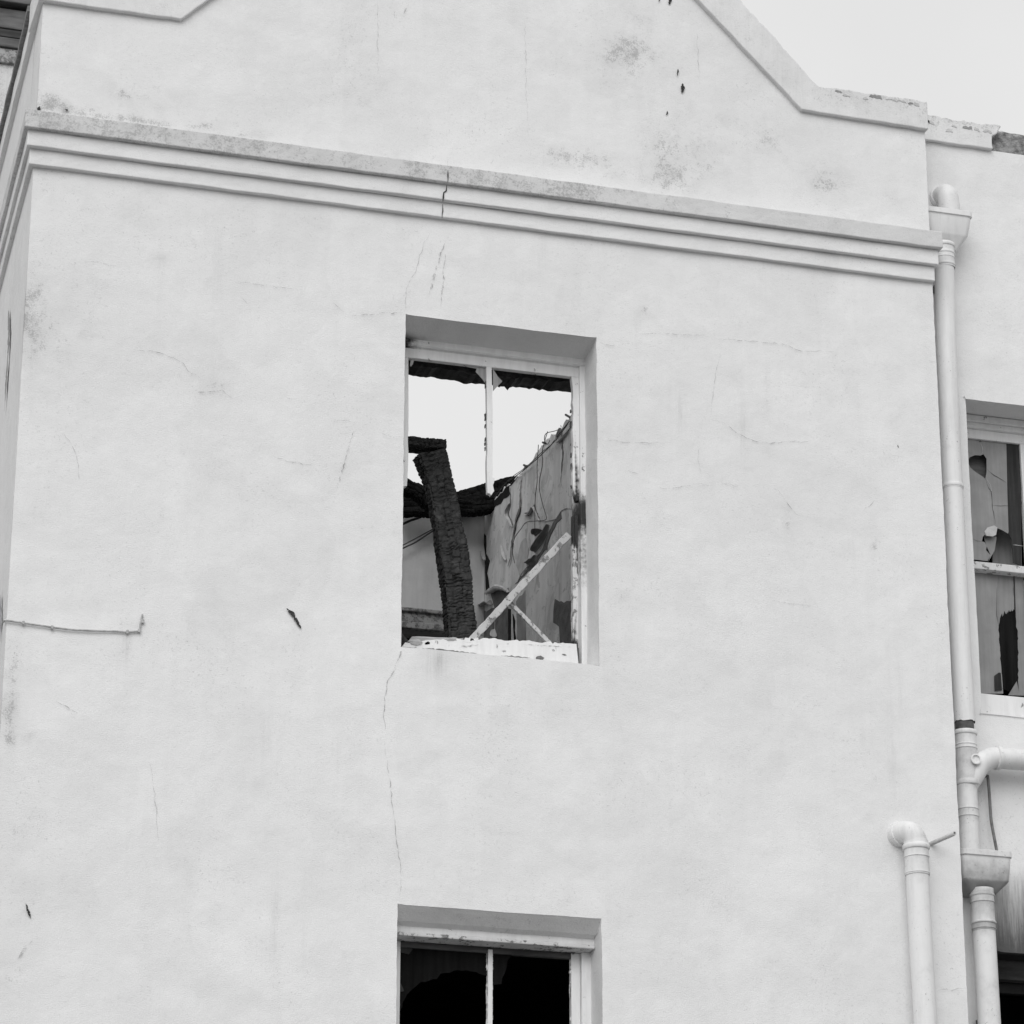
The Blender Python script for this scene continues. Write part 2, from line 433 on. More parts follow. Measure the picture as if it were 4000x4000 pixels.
# ------------------------------------------------------------------ ground
g = mk('ground', [(-400, -400, 0), (400, -400, 0), (400, 400, 0), (-400, 400, 0)], [(0, 1, 2, 3)], M['ground'])
g['kind'] = 'structure'; g['label'] = 'pale worn ground around the derelict house'

# ------------------------------------------------------------------ the derelict house
XL, XR, K = 1.875, 6.765, .035
house = thing('derelict_house', (4.3, 0, 0), 'burnt-out white plastered house with shaped gable, empty windows and no roof', 'house')

def wall_grid(name, xs, zs, holes, y0, th, topfn, zfix, fn, skew=0, seed=0):
    """plastered wall with real openings: outer face, reveals, inner face; holes = (x0,x1,z0,z1,drop)"""
    nx, nz = len(xs), len(zs)
    def inhole(x, z):
        for h in holes:
            if h[0] - 1e-6 < x < h[1] + 1e-6 and h[2] - 1e-6 < z < h[3] + 1e-6: return h
        return None
    ztop = zs[-1]
    def pos(i, j):
        x, z = xs[i], zs[j]
        if topfn and z > zfix: z = zfix + (z - zfix) / (ztop - zfix) * (topfn(x) - zfix)
        return x, z
    ys = [0, .03, .08, .14, .21, th]
    V = {}; verts = []; faces = []; mi = []
    def vid(i, j, k):
        key = (i, j, k)
        if key in V: return V[key]
        x, z = pos(i, j); y = y0 + ys[k]
        q = Vector((x * 1.3, z * 1.3, seed + k * .1))
        w = mnoise.noise(q) * .006 + mnoise.noise(q * 5) * .002
        e = mnoise.noise(Vector((z * 4, k * .3, x + seed))) * .003 + mnoise.noise(Vector((z * 17, k, x * 3 + seed))) * .0018
        e2 = mnoise.noise(Vector((x * 4, k * .3, z + seed + 9))) * .003 + mnoise.noise(Vector((x * 17, k, z * 3 + seed + 9))) * .0018
        for h in holes:
            if h[0] - 1e-6 <= x <= h[1] + 1e-6 and abs(z - h[3]) < 1e-6: z -= h[4] * min(1, ys[k] / (.2 if h[4] < .06 else .11))
        if i == 0: x += skew * ys[k]
        if k == 0: y += w
        if i == 0: x += abs(e) * .6 if k == 0 else 0
        elif 0 < j < nz - 1 or not topfn: x += e
        if 0 < i < nx - 1 and not (topfn and zs[j] > zfix): z += e2 * .8
        V[key] = len(verts); verts.append((x, y, z)); return V[key]
    fill = [[inhole((xs[i] + xs[i + 1]) / 2, (zs[j] + zs[j + 1]) / 2) is None for j in range(nz - 1)] for i in range(nx - 1)]
    nk = len(ys)
    def F(q, m): faces.append(q); mi.append(m)
    for i in range(nx - 1):
        for j in range(nz - 1):
            if not fill[i][j]: continue
            F((vid(i, j, 0), vid(i + 1, j, 0), vid(i + 1, j + 1, 0), vid(i, j + 1, 0)), 0)
            F((vid(i, j, nk - 1), vid(i, j + 1, nk - 1), vid(i + 1, j + 1, nk - 1), vid(i + 1, j, nk - 1)), 1)
            for di, dj, a, b in ((-1, 0, (i, j + 1), (i, j)), (1, 0, (i + 1, j), (i + 1, j + 1)), (0, -1, (i, j), (i + 1, j)), (0, 1, (i + 1, j + 1), (i, j + 1))):
                ii, jj = i + di, j + dj
                if 0 <= ii < nx - 1 and 0 <= jj < nz - 1 and fill[ii][jj]: continue
                for k in range(1 if (skew and i == 0 and di == -1) else nk - 1):
                    F((vid(*a, k), vid(*b, k), vid(*b, k + 1), vid(*a, k + 1)), 0)
    return verts, faces, mi

W1 = (3.820, 4.848, 6.850, 8.650, .045)
W2 = (3.820, 4.848, 3.750, 5.550, .085)
def gable(x):
    pts = [(XL, 10.24), (2.545, 10.24), (3.655, 11.37), (4.97, 11.37), (6.08, 10.24), (XR, 10.24)]
    for (a, za), (b, zb) in zip(pts, pts[1:]):
        if a - 1e-6 <= x <= b + 1e-6: return za + (zb - za) * (x - a) / (b - a)
    return 10.24
S_ = .048
xs = rows((XL, 2.545, S_), (2.545, 3.655, S_), (3.655, 3.82, S_), (3.82, 4.848, S_), (4.848, 4.97, S_), (4.97, 6.08, S_), (6.08, XR, S_))
zs = rows((0, 3.75, .4), (3.75, 4.6, .2), (4.6, 5.55, S_), (5.55, 6.85, S_), (6.85, 8.65, S_), (8.65, 9.45, S_), (9.45, 10.6, S_))
def soot_front(v):
    # smoke-blackened plaster under the head of the upper opening, at its left corner
    s = 0
    if .1 < v[1] < .34 and 8.4 < v[2] < 8.7: s = max(0, 1 - (v[0] - 3.82) / .30) * min(1, max(0, (v[1] - .10) / .10))
    if v[1] >= .33: s = .55
    return s
def dirt_house(v):
    d = dirt_front(v)
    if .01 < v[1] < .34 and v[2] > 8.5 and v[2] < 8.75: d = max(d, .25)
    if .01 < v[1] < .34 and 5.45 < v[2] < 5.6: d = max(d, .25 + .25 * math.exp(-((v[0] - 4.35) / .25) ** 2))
    return d
v, f, mi = wall_grid('front_wall', xs, zs, [W1, W2], 0, .35, gable, 9.45, None, K, 3)
mk('front_wall', v, f, None, house, mats=[M['plaster'], M['inner']], midx=mi, bevel=.007, seg=2, smooth=False, angle=55,
   fn={'dirt_shade': dirt_house, 'streak': streak_front, 'soot': soot_front})

# left side wall, slightly out of square with the front
sv = []; sf = []
ny, nzz = 60, 90
for i in range(ny + 1):
    y = .03 + (5.9 - .03) * (i / ny) ** 1.5
    for j in range(nzz + 1):
        z = 10.2 * j / nzz
        sv.append((XL + K * y + mnoise.noise(Vector((y, z, 4))) * .003 * min(1, (y - .03) / .3), y, z))
for i in range(ny):
    for j in range(nzz):
        a = i * (nzz + 1) + j
        sf.append((a, a + 1, a + nzz + 2, a + nzz + 1))
n0 = len(sv)
sv += [(XL + K * .35 + .3, .37, 0), (XL + K * .35 + .3, .37, 10.2), (XL + K * 5.9 + .3, 5.9, 0), (XL + K * 5.9 + .3, 5.9, 10.2)]
sf += [(n0, n0 + 2, n0 + 3, n0 + 1), ]
side_blobs = [(0.848,8.527),(0.622,8.448)]
mk('side_wall', sv, sf, M['plaster'], house, smooth=True,
   fn={'dirt_shade': lambda v: .12 + .3 * math.exp(-((v[1] - .5) / .4) ** 2) * (1 if v[2] < 7.2 else 0), 'streak': lambda v: .10, 'soot': lambda v: 0})
# the same side's grey scars where paint came off
for i, (pl, w) in enumerate((([(0.836,8.905),(0.928,8.879)], .010), ([(0.861,8.805),(0.740,8.625),(0.709,8.503),(0.723,8.384),(0.714,8.221),(0.737,8.177)], .07), ([(0.878,8.630),(0.854,8.493),(0.841,8.380)], .008), ([(0.604,8.485),(0.605,8.415)], .012), ([(0.286,7.020),(0.210,6.874),(0.180,6.745)], .05))):
    v, f = ribbon([(y, z) for y, z in pl], w, 0, i, .004, plane='x')
    v = [(XL + K * q[1] - .0085, q[1], q[2]) for q in v]
    mk('paint_scar', v, f, M['exposed_light'] if i in (1, 4) else M['scuff'], house)

# cornice of three stepped bands, returning round both corners
M['ledge'] = plaster('grimy_ledge_plaster', .68)
def band(pf, psl, psr, z0, z1, seed, extra, mat='plaster'):
    out = [(XL - psl + K * 5.9, 5.9), ]
    k = 30
    for i in range(k): 
        t = 1 - i / k; y = -pf + (5.9 + pf) * t ** 2
        if i: out.append((XL - psl + K * y, y))
    n = 150
    out += [(XL - psl - K * pf + (XR + psr - XL + psl + K * pf) * i / n, -pf) for i in range(n + 1)]
    out += [(XR + psr, .02), (XR + psr, .245), (XR - .02, .245), (XR - .02, .03), (XL + K * .03 + .02, .03), (XL + K * 5.9 + .02, 5.9)]
    m = len(out); nz = 4; vv = []; ff = []
    for j in range(nz + 1):
        for i, (x, y) in enumerate(out):
            z = z0 + (z1 - z0) * j / nz
            w = mnoise.noise(Vector((x * 5, y * 5, z * 9 + seed))) * .0025 + mnoise.noise(Vector((x * 26, y * 9, z * 40 + seed))) * .0012
            wz = mnoise.noise(Vector((x * 6, y * 6, seed + j))) * .003 + mnoise.noise(Vector((x * 31, y * 15, seed + j))) * .0013
            vv.append((x + (w if y > -pf + 1e-4 else 0), y + (w if y < .01 else 0), z + wz))
    for j in range(nz):
        for i in range(m):
            a, b = j * m + i, j * m + (i + 1) % m
            ff.append((a, b, b + m, a + m))
    ff.append(tuple(range(m - 1, -1, -1))); ff.append(tuple(nz * m + i for i in range(m)))
    o = mk('cornice_band', vv, ff, M[mat], house, bevel=.005, seg=2, angle=50,
           fn={'dirt_shade': extra, 'streak': lambda v: 0, 'soot': lambda v: 0})
    return o
def d1(v):
    x = v[0]
    d = .46 + .25 * max(0, 1 - (x - 1.8) / 1.6) + .45 * math.exp(-((x - 4.72) / .12) ** 2) + .22 * math.exp(-((x - 4.3) / .4) ** 2) + .3 * math.exp(-((x - 2.95) / .10) ** 2) + .25 * math.exp(-((x - 3.82) / .05) ** 2)
    if x > 5.6: d *= .75
    if x > 6.2: d *= .7
    return d if v[1] < .01 else .6  # side returns: the shade of their soffits is put into this value
def d2(v): return (.05 + .3 * math.exp(-((v[0] - 3.8) / .06) ** 2)) if v[1] < .01 else .45  # returns of the lower bands carry soffit shade in their colour too
band(.096, .062, .034, 9.388, 9.487, 1, d1, 'ledge')
band(.064, .042, .018, 9.300, 9.389, 2, d2)
band(.032, .024, .006, 9.215, 9.301, 3, d2)

# coping along the shaped gable
bot = [(XL - .025, 10.155), (2.591, 10.160), (3.68, 11.235), (4.945, 11.235), (6.031, 10.150), (XR + .012, 10.140)]
top = [(XR + .012, 10.312), (6.128, 10.312), (5.0, 11.51), (3.63, 11.51), (2.50, 10.325), (XL - .025, 10.325)]
outl = jag(bot, .05, .002, 5)[:-1] + [bot[-1]] + jag(top, .025, .005, 6)
v, f = prism(outl, -.032, .33)
mk('gable_coping', v, f, M['plaster'], house, bevel=.006, fn={'dirt_shade': lambda v: .30 + (.25 if v[2] > 10.27 and v[0] > 6.1 else 0) + .15 * max(0, mnoise.noise(Vector((v[0] * 3, v[2] * 3, 1)))), 'streak': lambda v: .1, 'soot': lambda v: 0})
# flaked plaster along the top of the low step
r = random.Random(4)
for i, (x, z) in enumerate([(6.247,10.294),(6.295,10.275),(6.405,10.275),(6.466,10.295),(6.559,10.292),(6.620,10.290),(6.675,10.283),(6.713,10.284)]):
    w, h = r.uniform(.012, .04), r.uniform(.004, .012)
    pts = jag([(x - w, z - h * .6), (x + w, z - h), (x + w * .8, z + h * .7), (x - w * .7, z + h)], .01, .005, i, True)
    v, f = prism(pts, -.0345, -.030)
    mk('plaster_flake', v, f, M['flake'] if i % 3 else M['exposed_light'], house)
# side coping with its dark metal capping
def sidebar(name, z0, z1, proj, ya, yb, mat, w=.3, seed=0):
    n = 40; vv = []; ff = []
    for i in range(n + 1):
        y = ya + (yb - ya) * i / n; x = XL + K * y - proj
        jz = mnoise.noise(Vector((y * 4, seed, 0))) * .006
        for dx, z in ((0, z0), (0, z1), (w, z1), (w, z0)): vv.append((x + dx + (jz if dx == 0 else 0), y, z + jz))
    for i in range(n):
        for s in range(4): ff.append((4 * i + s, 4 * i + (s + 1) % 4, 4 * i + 4 + (s + 1) % 4, 4 * i + 4 + s))
    ff += [(3, 2, 1, 0), tuple(4 * n + s for s in range(4))]
    return mk(name, vv, ff, mat, house, bevel=.003, fn={'dirt_shade': lambda v: .2, 'streak': lambda v: 0, 'soot': lambda v: 0})
sidebar('side_coping', 10.17, 10.285, .025, .335, 2.1, M['plaster'])
sidebar('metal_capping', 10.286, 10.322, .047, .335, 2.0, M['metal'], .34, 3)

# ------------------------------------------------------------------ cracks, scuffs and chips on the front
CR_ = [
 ([(2.159,8.726),(2.227,8.733),(2.279,8.717),(2.325,8.719)], 'faint', 3), ([(2.924,8.711),(2.994,8.716),(3.041,8.716),(3.158,8.713),(3.275,8.715)], 'crack', 3),
 ([(2.956,8.636),(2.986,8.615),(3.008,8.567)], 'scuff', 7), ([(3.435,8.664),(3.483,8.629),(3.507,8.613)], 'crack', 3), ([(3.537,8.604),(3.631,8.623),(3.702,8.638),(3.809,8.655)], 'scuff', 6),
 ([(2.424,8.264),(2.526,8.280),(2.560,8.275),(2.629,8.253),(2.676,8.234),(2.706,8.191),(2.764,8.165)], 'crack', 4), ([(2.727,8.079),(2.807,8.088),(2.880,8.110),(2.933,8.070)], 'crack', 4),
 ([(3.209,8.109),(3.261,8.107)], 'crack', 3), ([(3.437,8.013),(3.525,8.024),(3.554,8.018),(3.589,8.019)], 'faint', 4), ([(3.695,7.970),(3.760,7.961),(3.819,7.966)], 'faint', 4),
 ([(3.148,7.784),(3.218,7.768),(3.275,7.763),(3.345,7.758)], 'crack', 4), ([(3.223,6.796),(3.244,6.767)], 'crack', 4),
 ([(4.863,8.624),(4.929,8.609),(4.990,8.624),(5.029,8.656)], 'faint', 4), ([(5.057,8.689),(5.144,8.711),(5.216,8.720),(5.278,8.717),(5.361,8.724),(5.444,8.742)], 'crack', 3.5),
 ([(5.505,8.721),(5.609,8.731),(5.735,8.736),(5.902,8.741),(5.965,8.715),(6.049,8.722),(6.176,8.734)], 'crack', 3.5), ([(4.848,8.081),(4.923,8.077),(4.993,8.075),(5.130,8.088),(5.216,8.095)], 'crack', 4),
 ([(5.474,8.259),(5.526,8.252),(5.577,8.232),(5.617,8.195),(5.668,8.172),(5.750,8.160),(5.802,8.161),(5.906,8.187),(6.010,8.195)], 'crack', 4), ([(5.012,7.919),(5.052,7.908),(5.092,7.904)], 'crack', 3),
 ([(5.172,7.848),(5.212,7.840),(5.283,7.858),(5.354,7.873)], 'crack', 4), ([(5.365,7.885),(5.426,7.889),(5.471,7.887)], 'faint', 4), ([(5.497,7.902),(5.569,7.903),(5.609,7.897)], 'faint', 4),
 ([(5.805,7.910),(5.835,7.901),(5.860,7.863),(5.895,7.825),(5.929,7.780),(5.971,7.778)], 'crack', 3.5), ([(6.310,7.842),(6.343,7.869),(6.370,7.903)], 'faint', 4),
 ([(5.530,8.644),(5.500,8.502),(5.477,8.373),(5.473,8.277)], 'faint', 3), ([(5.411,8.144),(5.393,8.023),(5.411,7.926)], 'faint', 3), ([(5.787,7.296),(5.837,7.281),(5.919,7.279),(6.000,7.282)], 'faint', 5),
 ([(4.037,9.568),(4.037,9.517)], 'crack', 3), ([(3.936,9.111),(3.924,9.091),(3.903,9.033),(3.879,8.939),(3.854,8.863),(3.829,8.815),(3.817,8.750),(3.813,8.660)], 'crack', 4),
 ([(4.022,9.077),(4.005,9.020),(3.981,8.916),(3.960,8.841),(3.944,8.776)], 'scuff', 14), ([(4.027,9.014),(4.019,8.922),(4.016,8.830),(4.008,8.766),(4.004,8.685)], 'scuff', 9),
 ([(3.822,6.841),(3.818,6.803),(3.802,6.770),(3.766,6.684),(3.748,6.642),(3.741,6.553),(3.737,6.471),(3.746,6.416)], 'crack', 6), ([(3.822,6.841),(3.818,6.803),(3.803,6.772)], 'crack', 9),
 ([(3.743,6.352),(3.752,6.272),(3.773,6.140),(3.793,6.008),(3.811,5.851),(3.837,5.721),(3.829,5.564)], 'crack', 4),
 ([(2.132,6.412),(2.183,6.387),(2.242,6.358)], 'crack', 4), ([(2.591,6.145),(2.611,6.061),(2.627,5.969),(2.640,5.843),(2.650,5.760)], 'faint', 4), ([(2.087,5.255),(2.054,5.212),(2.017,5.153)], 'scuff', 14),
 ([(6.603,5.307),(6.649,5.314),(6.685,5.310),(6.714,5.322),(6.765,5.330)], 'faint', 4), ([(3.823,10.490),(3.797,10.431),(3.765,10.336)], 'scuff', 8), ([(3.737,10.403),(3.722,10.317)], 'scuff', 10),
 ([(3.643,10.460),(3.647,10.245),(3.649,10.020)], 'faint', 3), ([(4.459,10.471),(4.464,10.074),(4.481,9.743)], 'faint', 3), ([(5.026,10.342),(5.054,10.322)], 'crack', 7), ([(5.076,10.322),(5.116,10.334)], 'crack', 5),
 ([(2.101,7.783),(2.156,7.711),(2.175,7.646),(2.187,7.552)], 'faint', 5), ([(5.439,10.542),(5.445,10.346),(5.450,10.225)], 'faint', 4),
 ([(6.716,8.749),(6.764,8.746)], 'crack', 3), ([(3.754,8.753),(3.752,8.721)], 'scuff', 4),
]
for i, (pl, kind, w) in enumerate(CR_):
    v, f = ribbon(pl, w * .0008, -.0075, i, .0045)
    mk('scuff' if kind == 'scuff' else 'crack', v, f, M[kind], house)
# the crack goes on over the cornice
for i, (pl, y) in enumerate((([(4.012,9.454),(4.014,9.425),(4.012,9.381)], -.1010), ([(4.015,9.384),(4.011,9.352),(4.000,9.336),(3.995,9.285)], -.0695), ([(4.002,9.287),(4.001,9.250),(4.000,9.206)], -.0375))):
    v, f = ribbon(pl, .010 if i == 1 else .006, y, 60 + i, .003)
    mk('crack', v, f, M['chip'], house)
# gouges through to the dark render
CH = [([(3.238,6.990),(3.267,6.969),(3.290,6.931),(3.310,6.894)], 12), ([(3.558,7.972),(3.533,7.877),(3.512,7.783),(3.480,7.652)], 4.5), ([(2.042,5.419),(2.055,5.383),(2.068,5.352)], 7), ([(5.326,10.303),(5.320,10.262)], 8),
      ([(5.351,10.219),(5.349,10.187),(5.347,10.160)], 13), ([(5.260,10.038),(5.256,10.010)], 6), ([(5.290,10.734),(5.284,10.696)], 13), ([(5.227,10.721),(5.224,10.702)], 6), ([(6.519,8.236),(6.524,8.221)], 5), ([(1.877,9.545),(1.894,9.541)], 18), ([(2.019,9.557),(2.034,9.556)], 18)]
for i, (pl, w) in enumerate(CH):
    v, f = ribbon(pl, w * .0013, -.0072, 200 + i, .0028, step=.0055)
    mk('plaster_gouge', v, f, M['scuff'] if i in (1,) else M['chip'], house)

# ------------------------------------------------------------------ upper window of the front: what the fire left of it
def soot_near(cx, cz, r): return {'soot': lambda v: max(0, 1.2 - math.hypot(v[0] - cx, (v[2] - cz)) / r)}
def bar(name, x0, x1, y0, y1, z0, z1, mat, parent, bevel=.003, fn=None, nz=1):
    v = []; f = []
    for j in range(nz + 1):
        z = z0 + (z1 - z0) * j / nz
        v += [(x0, y0, z), (x1, y0, z), (x1, y1, z), (x0, y1, z)]
    for j in range(nz):
        for s in range(4): f.append((4 * j + s, 4 * j + (s + 1) % 4, 4 * j + 4 + (s + 1) % 4, 4 * j + 4 + s))
    f += [(3, 2, 1, 0), tuple(4 * nz + s for s in range(4))]
    return mk(name, v, f, mat, parent, bevel=bevel, fn=fn)
x0, x1 = W1[0], W1[1]
head = [(.195, 8.62), (.195, 8.578), (.205, 8.57), (.215, 8.575), (.222, 8.565), (.30, 8.565), (.30, 8.62)]
n = 24; vv = []; ff = []
for i in range(n + 1):
    x = x0 - .004 + (x1 - x0 + .008) * i / n
    vv += [(x, y, z) for y, z in head]
m = len(head)
for i in range(n):
    for s in range(m): ff.append((i * m + s, i * m + (s + 1) % m, (i + 1) * m + (s + 1) % m, (i + 1) * m + s))
ff += [tuple(range(m)), tuple(n * m + s for s in range(m - 1, -1, -1))]
win = mk('window', vv, ff, M['wood'], house, fn={'soot': lambda v: max(0, 1.15 - (v[0] - x0) / .16)})
win['label'] = 'burnt-out upper sash window, only its frame left'
bar('jamb_lining', x1 - .028, x1 + .004, .20, .35, 6.86, 8.57, M['wood'], win, nz=30, fn={'soot': lambda v: .9 * math.exp(-((v[2] - 7.75) / .10) ** 2) + .5 * math.exp(-((v[2] - 7.5) / .22) ** 2)})
bar('jamb_lining', x0 - .004, x0 + .026, .20, .35, 6.86, 8.57, M['wood'], win)
# top rail of the sash
tr = [(3.883,8.527),(4.836,8.574)] + [(4.792,8.527),(4.353,8.518),(4.343,8.517),(4.317,8.517),(3.910,8.516)]
v, f = prism([(3.846, 8.574), (4.822, 8.574), (4.822, 8.512), (3.846, 8.512)], .222, .258)
mk('top_rail', v, f, M['wood'], win, bevel=.004)
# stiles, burnt through at the bottom
ls = [(3.846, 8.512), (3.896, 8.512)] + jag([(3.901,8.197),(3.901,7.903),(3.898,7.800)], .04, .002, 3) + jag([(3.896,7.795),(3.880,7.792)], .01, .004, 4) + [(3.848, 7.80)]
v, f = prism(ls, .222, .258); mk('left_stile', v, f, M['wood'], win, bevel=.002)
rs = [(4.822, 8.512), (4.781, 8.512)] + jag([(4.788,8.453),(4.788,8.152),(4.785,7.929),(4.790,7.856),(4.801,7.816),(4.826,7.819)], .03, .003, 5)[0:] + jag([(4.837,7.861),(4.835,7.890)], .02, .004, 5)
v, f = prism(rs, .222, .258)
mk('right_stile', v, f, M['wood'], win, bevel=.002, fn=soot_near(4.81, 7.80, .10))
ms = [(4.316, 8.513), (4.345, 8.513)] + jag([(4.351,8.250),(4.351,7.895)], .05, .0015, 6) + jag([(4.362,7.892),(4.358,7.852),(4.365,7.823),(4.348,7.796),(4.325,7.804)], .012, .004, 7) + jag([(4.322,7.884),(4.321,8.247)], .05, .002, 8)
v, f = prism(ms, .222, .252); mk('glazing_bar', v, f, M['wood'], win, bevel=.002)
# slivers of glass left by the bar and along the rail
for i, pl in enumerate(([(4.174,8.521),(4.214,8.505),(4.268,8.502),(4.263,8.483),(4.300,8.446),(4.323,8.411),(4.323,8.526)], [(4.356,8.525),(4.361,8.505),(4.383,8.471),(4.408,8.447),(4.380,8.414),(4.357,8.384)], [(3.914,8.526),(3.935,8.521),(3.923,8.482),(3.915,8.470),(3.909,8.473)], [(3.971,8.526),(3.999,8.514),(4.042,8.527),(4.071,8.516),(4.128,8.530),(4.157,8.513),(4.185,8.522),(4.192,8.527),(3.971,8.527)])):
    v, f = prism(pl, .238, .242); mk('glass_shard', v, f, M['shard'], win)
# putty and scabs along the stiles
r = random.Random(12)
for i in range(26):
    z = r.uniform(7.85, 8.45); sx = r.choice((4.316, 4.345, 4.781, 3.897)); w = r.uniform(.001, .0035); h = r.uniform(.006, .022)
    v, f = prism(jag([(sx - w, z - h), (sx + w, z - h * .8), (sx + w * .9, z + h), (sx - w, z + h * .7)], .008, .0015, i, True), .236, .246)
    mk('putty_scab', v, f, M['char'] if sx == 4.316 or sx == 4.781 else M['wood'], win)
# lower sash: the charred stile at the right and the bottom rail
rs = jag([(4.799,7.753),(4.841,7.761)], .01, .004, 9) + jag([(4.841,7.620),(4.832,7.473),(4.826,7.111),(4.828,6.958)], .04, .003, 9) + jag([(4.800,6.955),(4.794,7.108),(4.794,7.324),(4.796,7.571),(4.798,7.747)], .04, .002, 10)
v, f = prism(rs, .262, .30)
mk('lower_stile', v, f, M['wood_bad'], win, bevel=.002, fn={'soot': lambda v: 1.3 if v[2] > 7.58 else (.9 if v[2] < 7.06 else 0)})
cr = jag([(4.804,7.741),(4.832,7.751),(4.835,7.652),(4.828,7.564)], .02, .004, 2) + jag([(4.824,7.583),(4.815,7.568),(4.806,7.611)], .02, .005, 3)
v, f = prism(cr, .250, .264); mk('burnt_scab', v, f, M['char'], win)
v, f = ribbon([(4.816,7.584),(4.822,7.512),(4.818,7.424)], .008, .259, 5, .003); mk('burnt_scab', v, f, M['char'], win)
for pl in ([(4.797,7.012),(4.822,7.022),(4.824,6.952),(4.798,6.952)],):
    v, f = prism(jag(pl, .02, .004, 3, True), .252, .263); mk('burnt_scab', v, f, M['char'], win)
sl = [(3.824, 6.84), (4.80, 6.84)] + jag([(4.783,7.014),(4.691,7.009),(4.551,7.006),(4.446,6.999),(4.383,6.999),(4.327,7.000),(4.286,6.999),(4.279,6.987),(4.216,6.984),(4.147,6.983)], .016, .006, 11) + jag([(4.140,6.973),(4.030,6.962),(4.016,6.954),(3.927,6.942),(3.886,6.935)], .016, .007, 12)
v, f = prism(sl, .17, .30); mk('timber_sill', v, f, M['sillwood'], win, bevel=.0015)
sl = jag([(3.907,6.948),(3.933,6.986),(3.974,6.995),(4.084,7.001),(4.209,7.004),(4.293,7.005),(4.279,6.984),(4.154,6.965)], .03, .004, 13, True)
v, f = prism(sl, .222, .33); mk('splintered_sill_edge', v, f, M['wood_bare'], win, bevel=.004)
v, f = prism(jag([(4.367,7.002),(4.447,7.008),(4.444,6.994),(4.378,6.991)], .02, .004, 14, True), .205, .24); mk('burnt_scab', v, f, M['char'], win)
v, f = prism(jag([(4.567,6.920),(4.585,6.929),(4.602,6.920),(4.595,6.907),(4.571,6.903)], .012, .005, 15, True), .150, .18); mk('burnt_scab', v, f, M['exposed'], win)

for i, (pl, w) in enumerate((([(3.873,6.905),(3.997,6.910),(4.134,6.911),(4.272,6.909)], .006), ([(4.134,6.939),(4.189,6.941),(4.265,6.959)], .008), ([(4.362,6.972),(4.362,6.948)], .004), ([(4.501,6.981),(4.606,6.985),(4.690,6.989),(4.768,6.993)], .006), ([(4.328,6.898),(4.418,6.914),(4.536,6.913)], .004), ([(4.669,6.984),(4.676,6.963)], .003), ([(4.704,6.951),(4.729,6.948)], .006))):
    v, f = ribbon(pl, w, .1675, 400 + i, .003, step=.01); mk('paint_split', v, f, M['scuff'] if i % 2 else M['exposed'], win)
r = random.Random(31)
for i in range(16):
    x = r.uniform(4.12, 4.74); z = 6.982 + r.uniform(-.006, .004); w = r.uniform(.012, .05); h = r.uniform(.005, .016)
    v, f = prism(jag([(x - w, z - h), (x + w, z - h * .6), (x + w * .7, z + h), (x - w * .5, z + h * .6)], .010, .005, i + 500, True), .168 + .001 * i, .20 + .002 * i)
    mk('splinter', v, f, M[('wood_bare', 'wood', 'char', 'wood_bad')[i % 4]], win)
# charred lintel behind the frame, its underside eaten away
lb = jag([(3.920,8.541),(3.977,8.537),(4.085,8.539),(4.172,8.538),(4.201,8.531),(4.244,8.532),(4.273,8.523),(4.309,8.536),(4.353,8.530),(4.404,8.533),(4.447,8.537),(4.462,8.521),(4.469,8.533),(4.495,8.536),(4.506,8.516),(4.520,8.532),(4.579,8.539),(4.710,8.541),(4.754,8.536),(4.850,8.549),(4.931,8.551)], .018, .006, 21)
v, f = prism(lb + [(5.12, 8.80), (3.6, 8.80)], .365, .50)
lint = mk('charred_lintel', v, f, M['char'], house)

# ------------------------------------------------------------------ inside the upper room: walls open to the sky
v, f = prism([(.36, 0), (4.25, 0)] + [(4.25, 9.20)] + list(reversed([(.36, 9.22), (1.2, 9.12), (1.9, 9.2)] + jag([(2.175,9.158),(2.313,9.170),(2.388,9.162),(2.495,9.170),(2.686,9.203),(2.797,9.194),(2.936,9.196),(3.050,9.188),(3.193,9.199),(3.309,9.199),(3.484,9.213),(3.633,9.233),(3.754,9.233),(3.845,9.245),(3.968,9.241),(4.045,9.242)], .035, .014, 31))), 5.4, 5.56, 'x')
def soot_r(v):
    y, z = v[1], v[2]
    return max(0, .9 - abs(y - 4.2) / .35)
mk('interior_wall', v, f, M['inner'], house, fn={'soot': lambda v: 0})
bw_top = [(1.9 + K * 4.1, 9.22), (2.8, 9.30), (3.6, 9.18), (4.4, 9.26)] + [(4.84, 9.24), (5.0, 9.27), (5.2, 9.25), (5.399, 9.28)]
# back wall with a doorway: built as a piece above and a pier at each side
def bwall(pts, seed):
    n = 40
    return prism(pts, 4.08, 4.25)
bz = 8.40
gv = []; gf = []
nx, nz = 60, 24
for i in range(nx + 1):
    x = 2.02 + (5.398 - 2.02) * i / nx
    for j in range(nz + 1):
        zt = 9.25 + mnoise.noise(Vector((x * 3, 0, 3))) * .05 + mnoise.noise(Vector((x * 14, 0, 3))) * .02
        gv.append((x, 4.07, bz + (zt - bz) * j / nz))
nb = len(gv)
gv += [(x, 4.25, z) for x, _, z in gv]
for i in range(nx):
    for j in range(nz):
        a = i * (nz + 1) + j
        gf += [(a, a + nz + 1, a + nz + 2, a + 1), (nb + a, nb + a + 1, nb + a + nz + 2, nb + a + nz + 1)]
    a = i * (nz + 1)
    gf += [(a, nb + a, nb + a + nz + 1, a + nz + 1), (a + nz, a + 2 * nz + 1, nb + a + 2 * nz + 1, nb + a + nz)]
mk('back_wall', gv, gf, M['inner_plain'], house, fn={'soot': lambda v: max(0, 1.0 - (9.28 - v[2]) / .26) if v[2] > 9 else (max(0, 1 - (v[2] - 8.5) / .3) * .3)})
mk('back_wall', *box(2.02, 3.2, 4.075, 4.25, 0, 8.4), M['inner'], house)
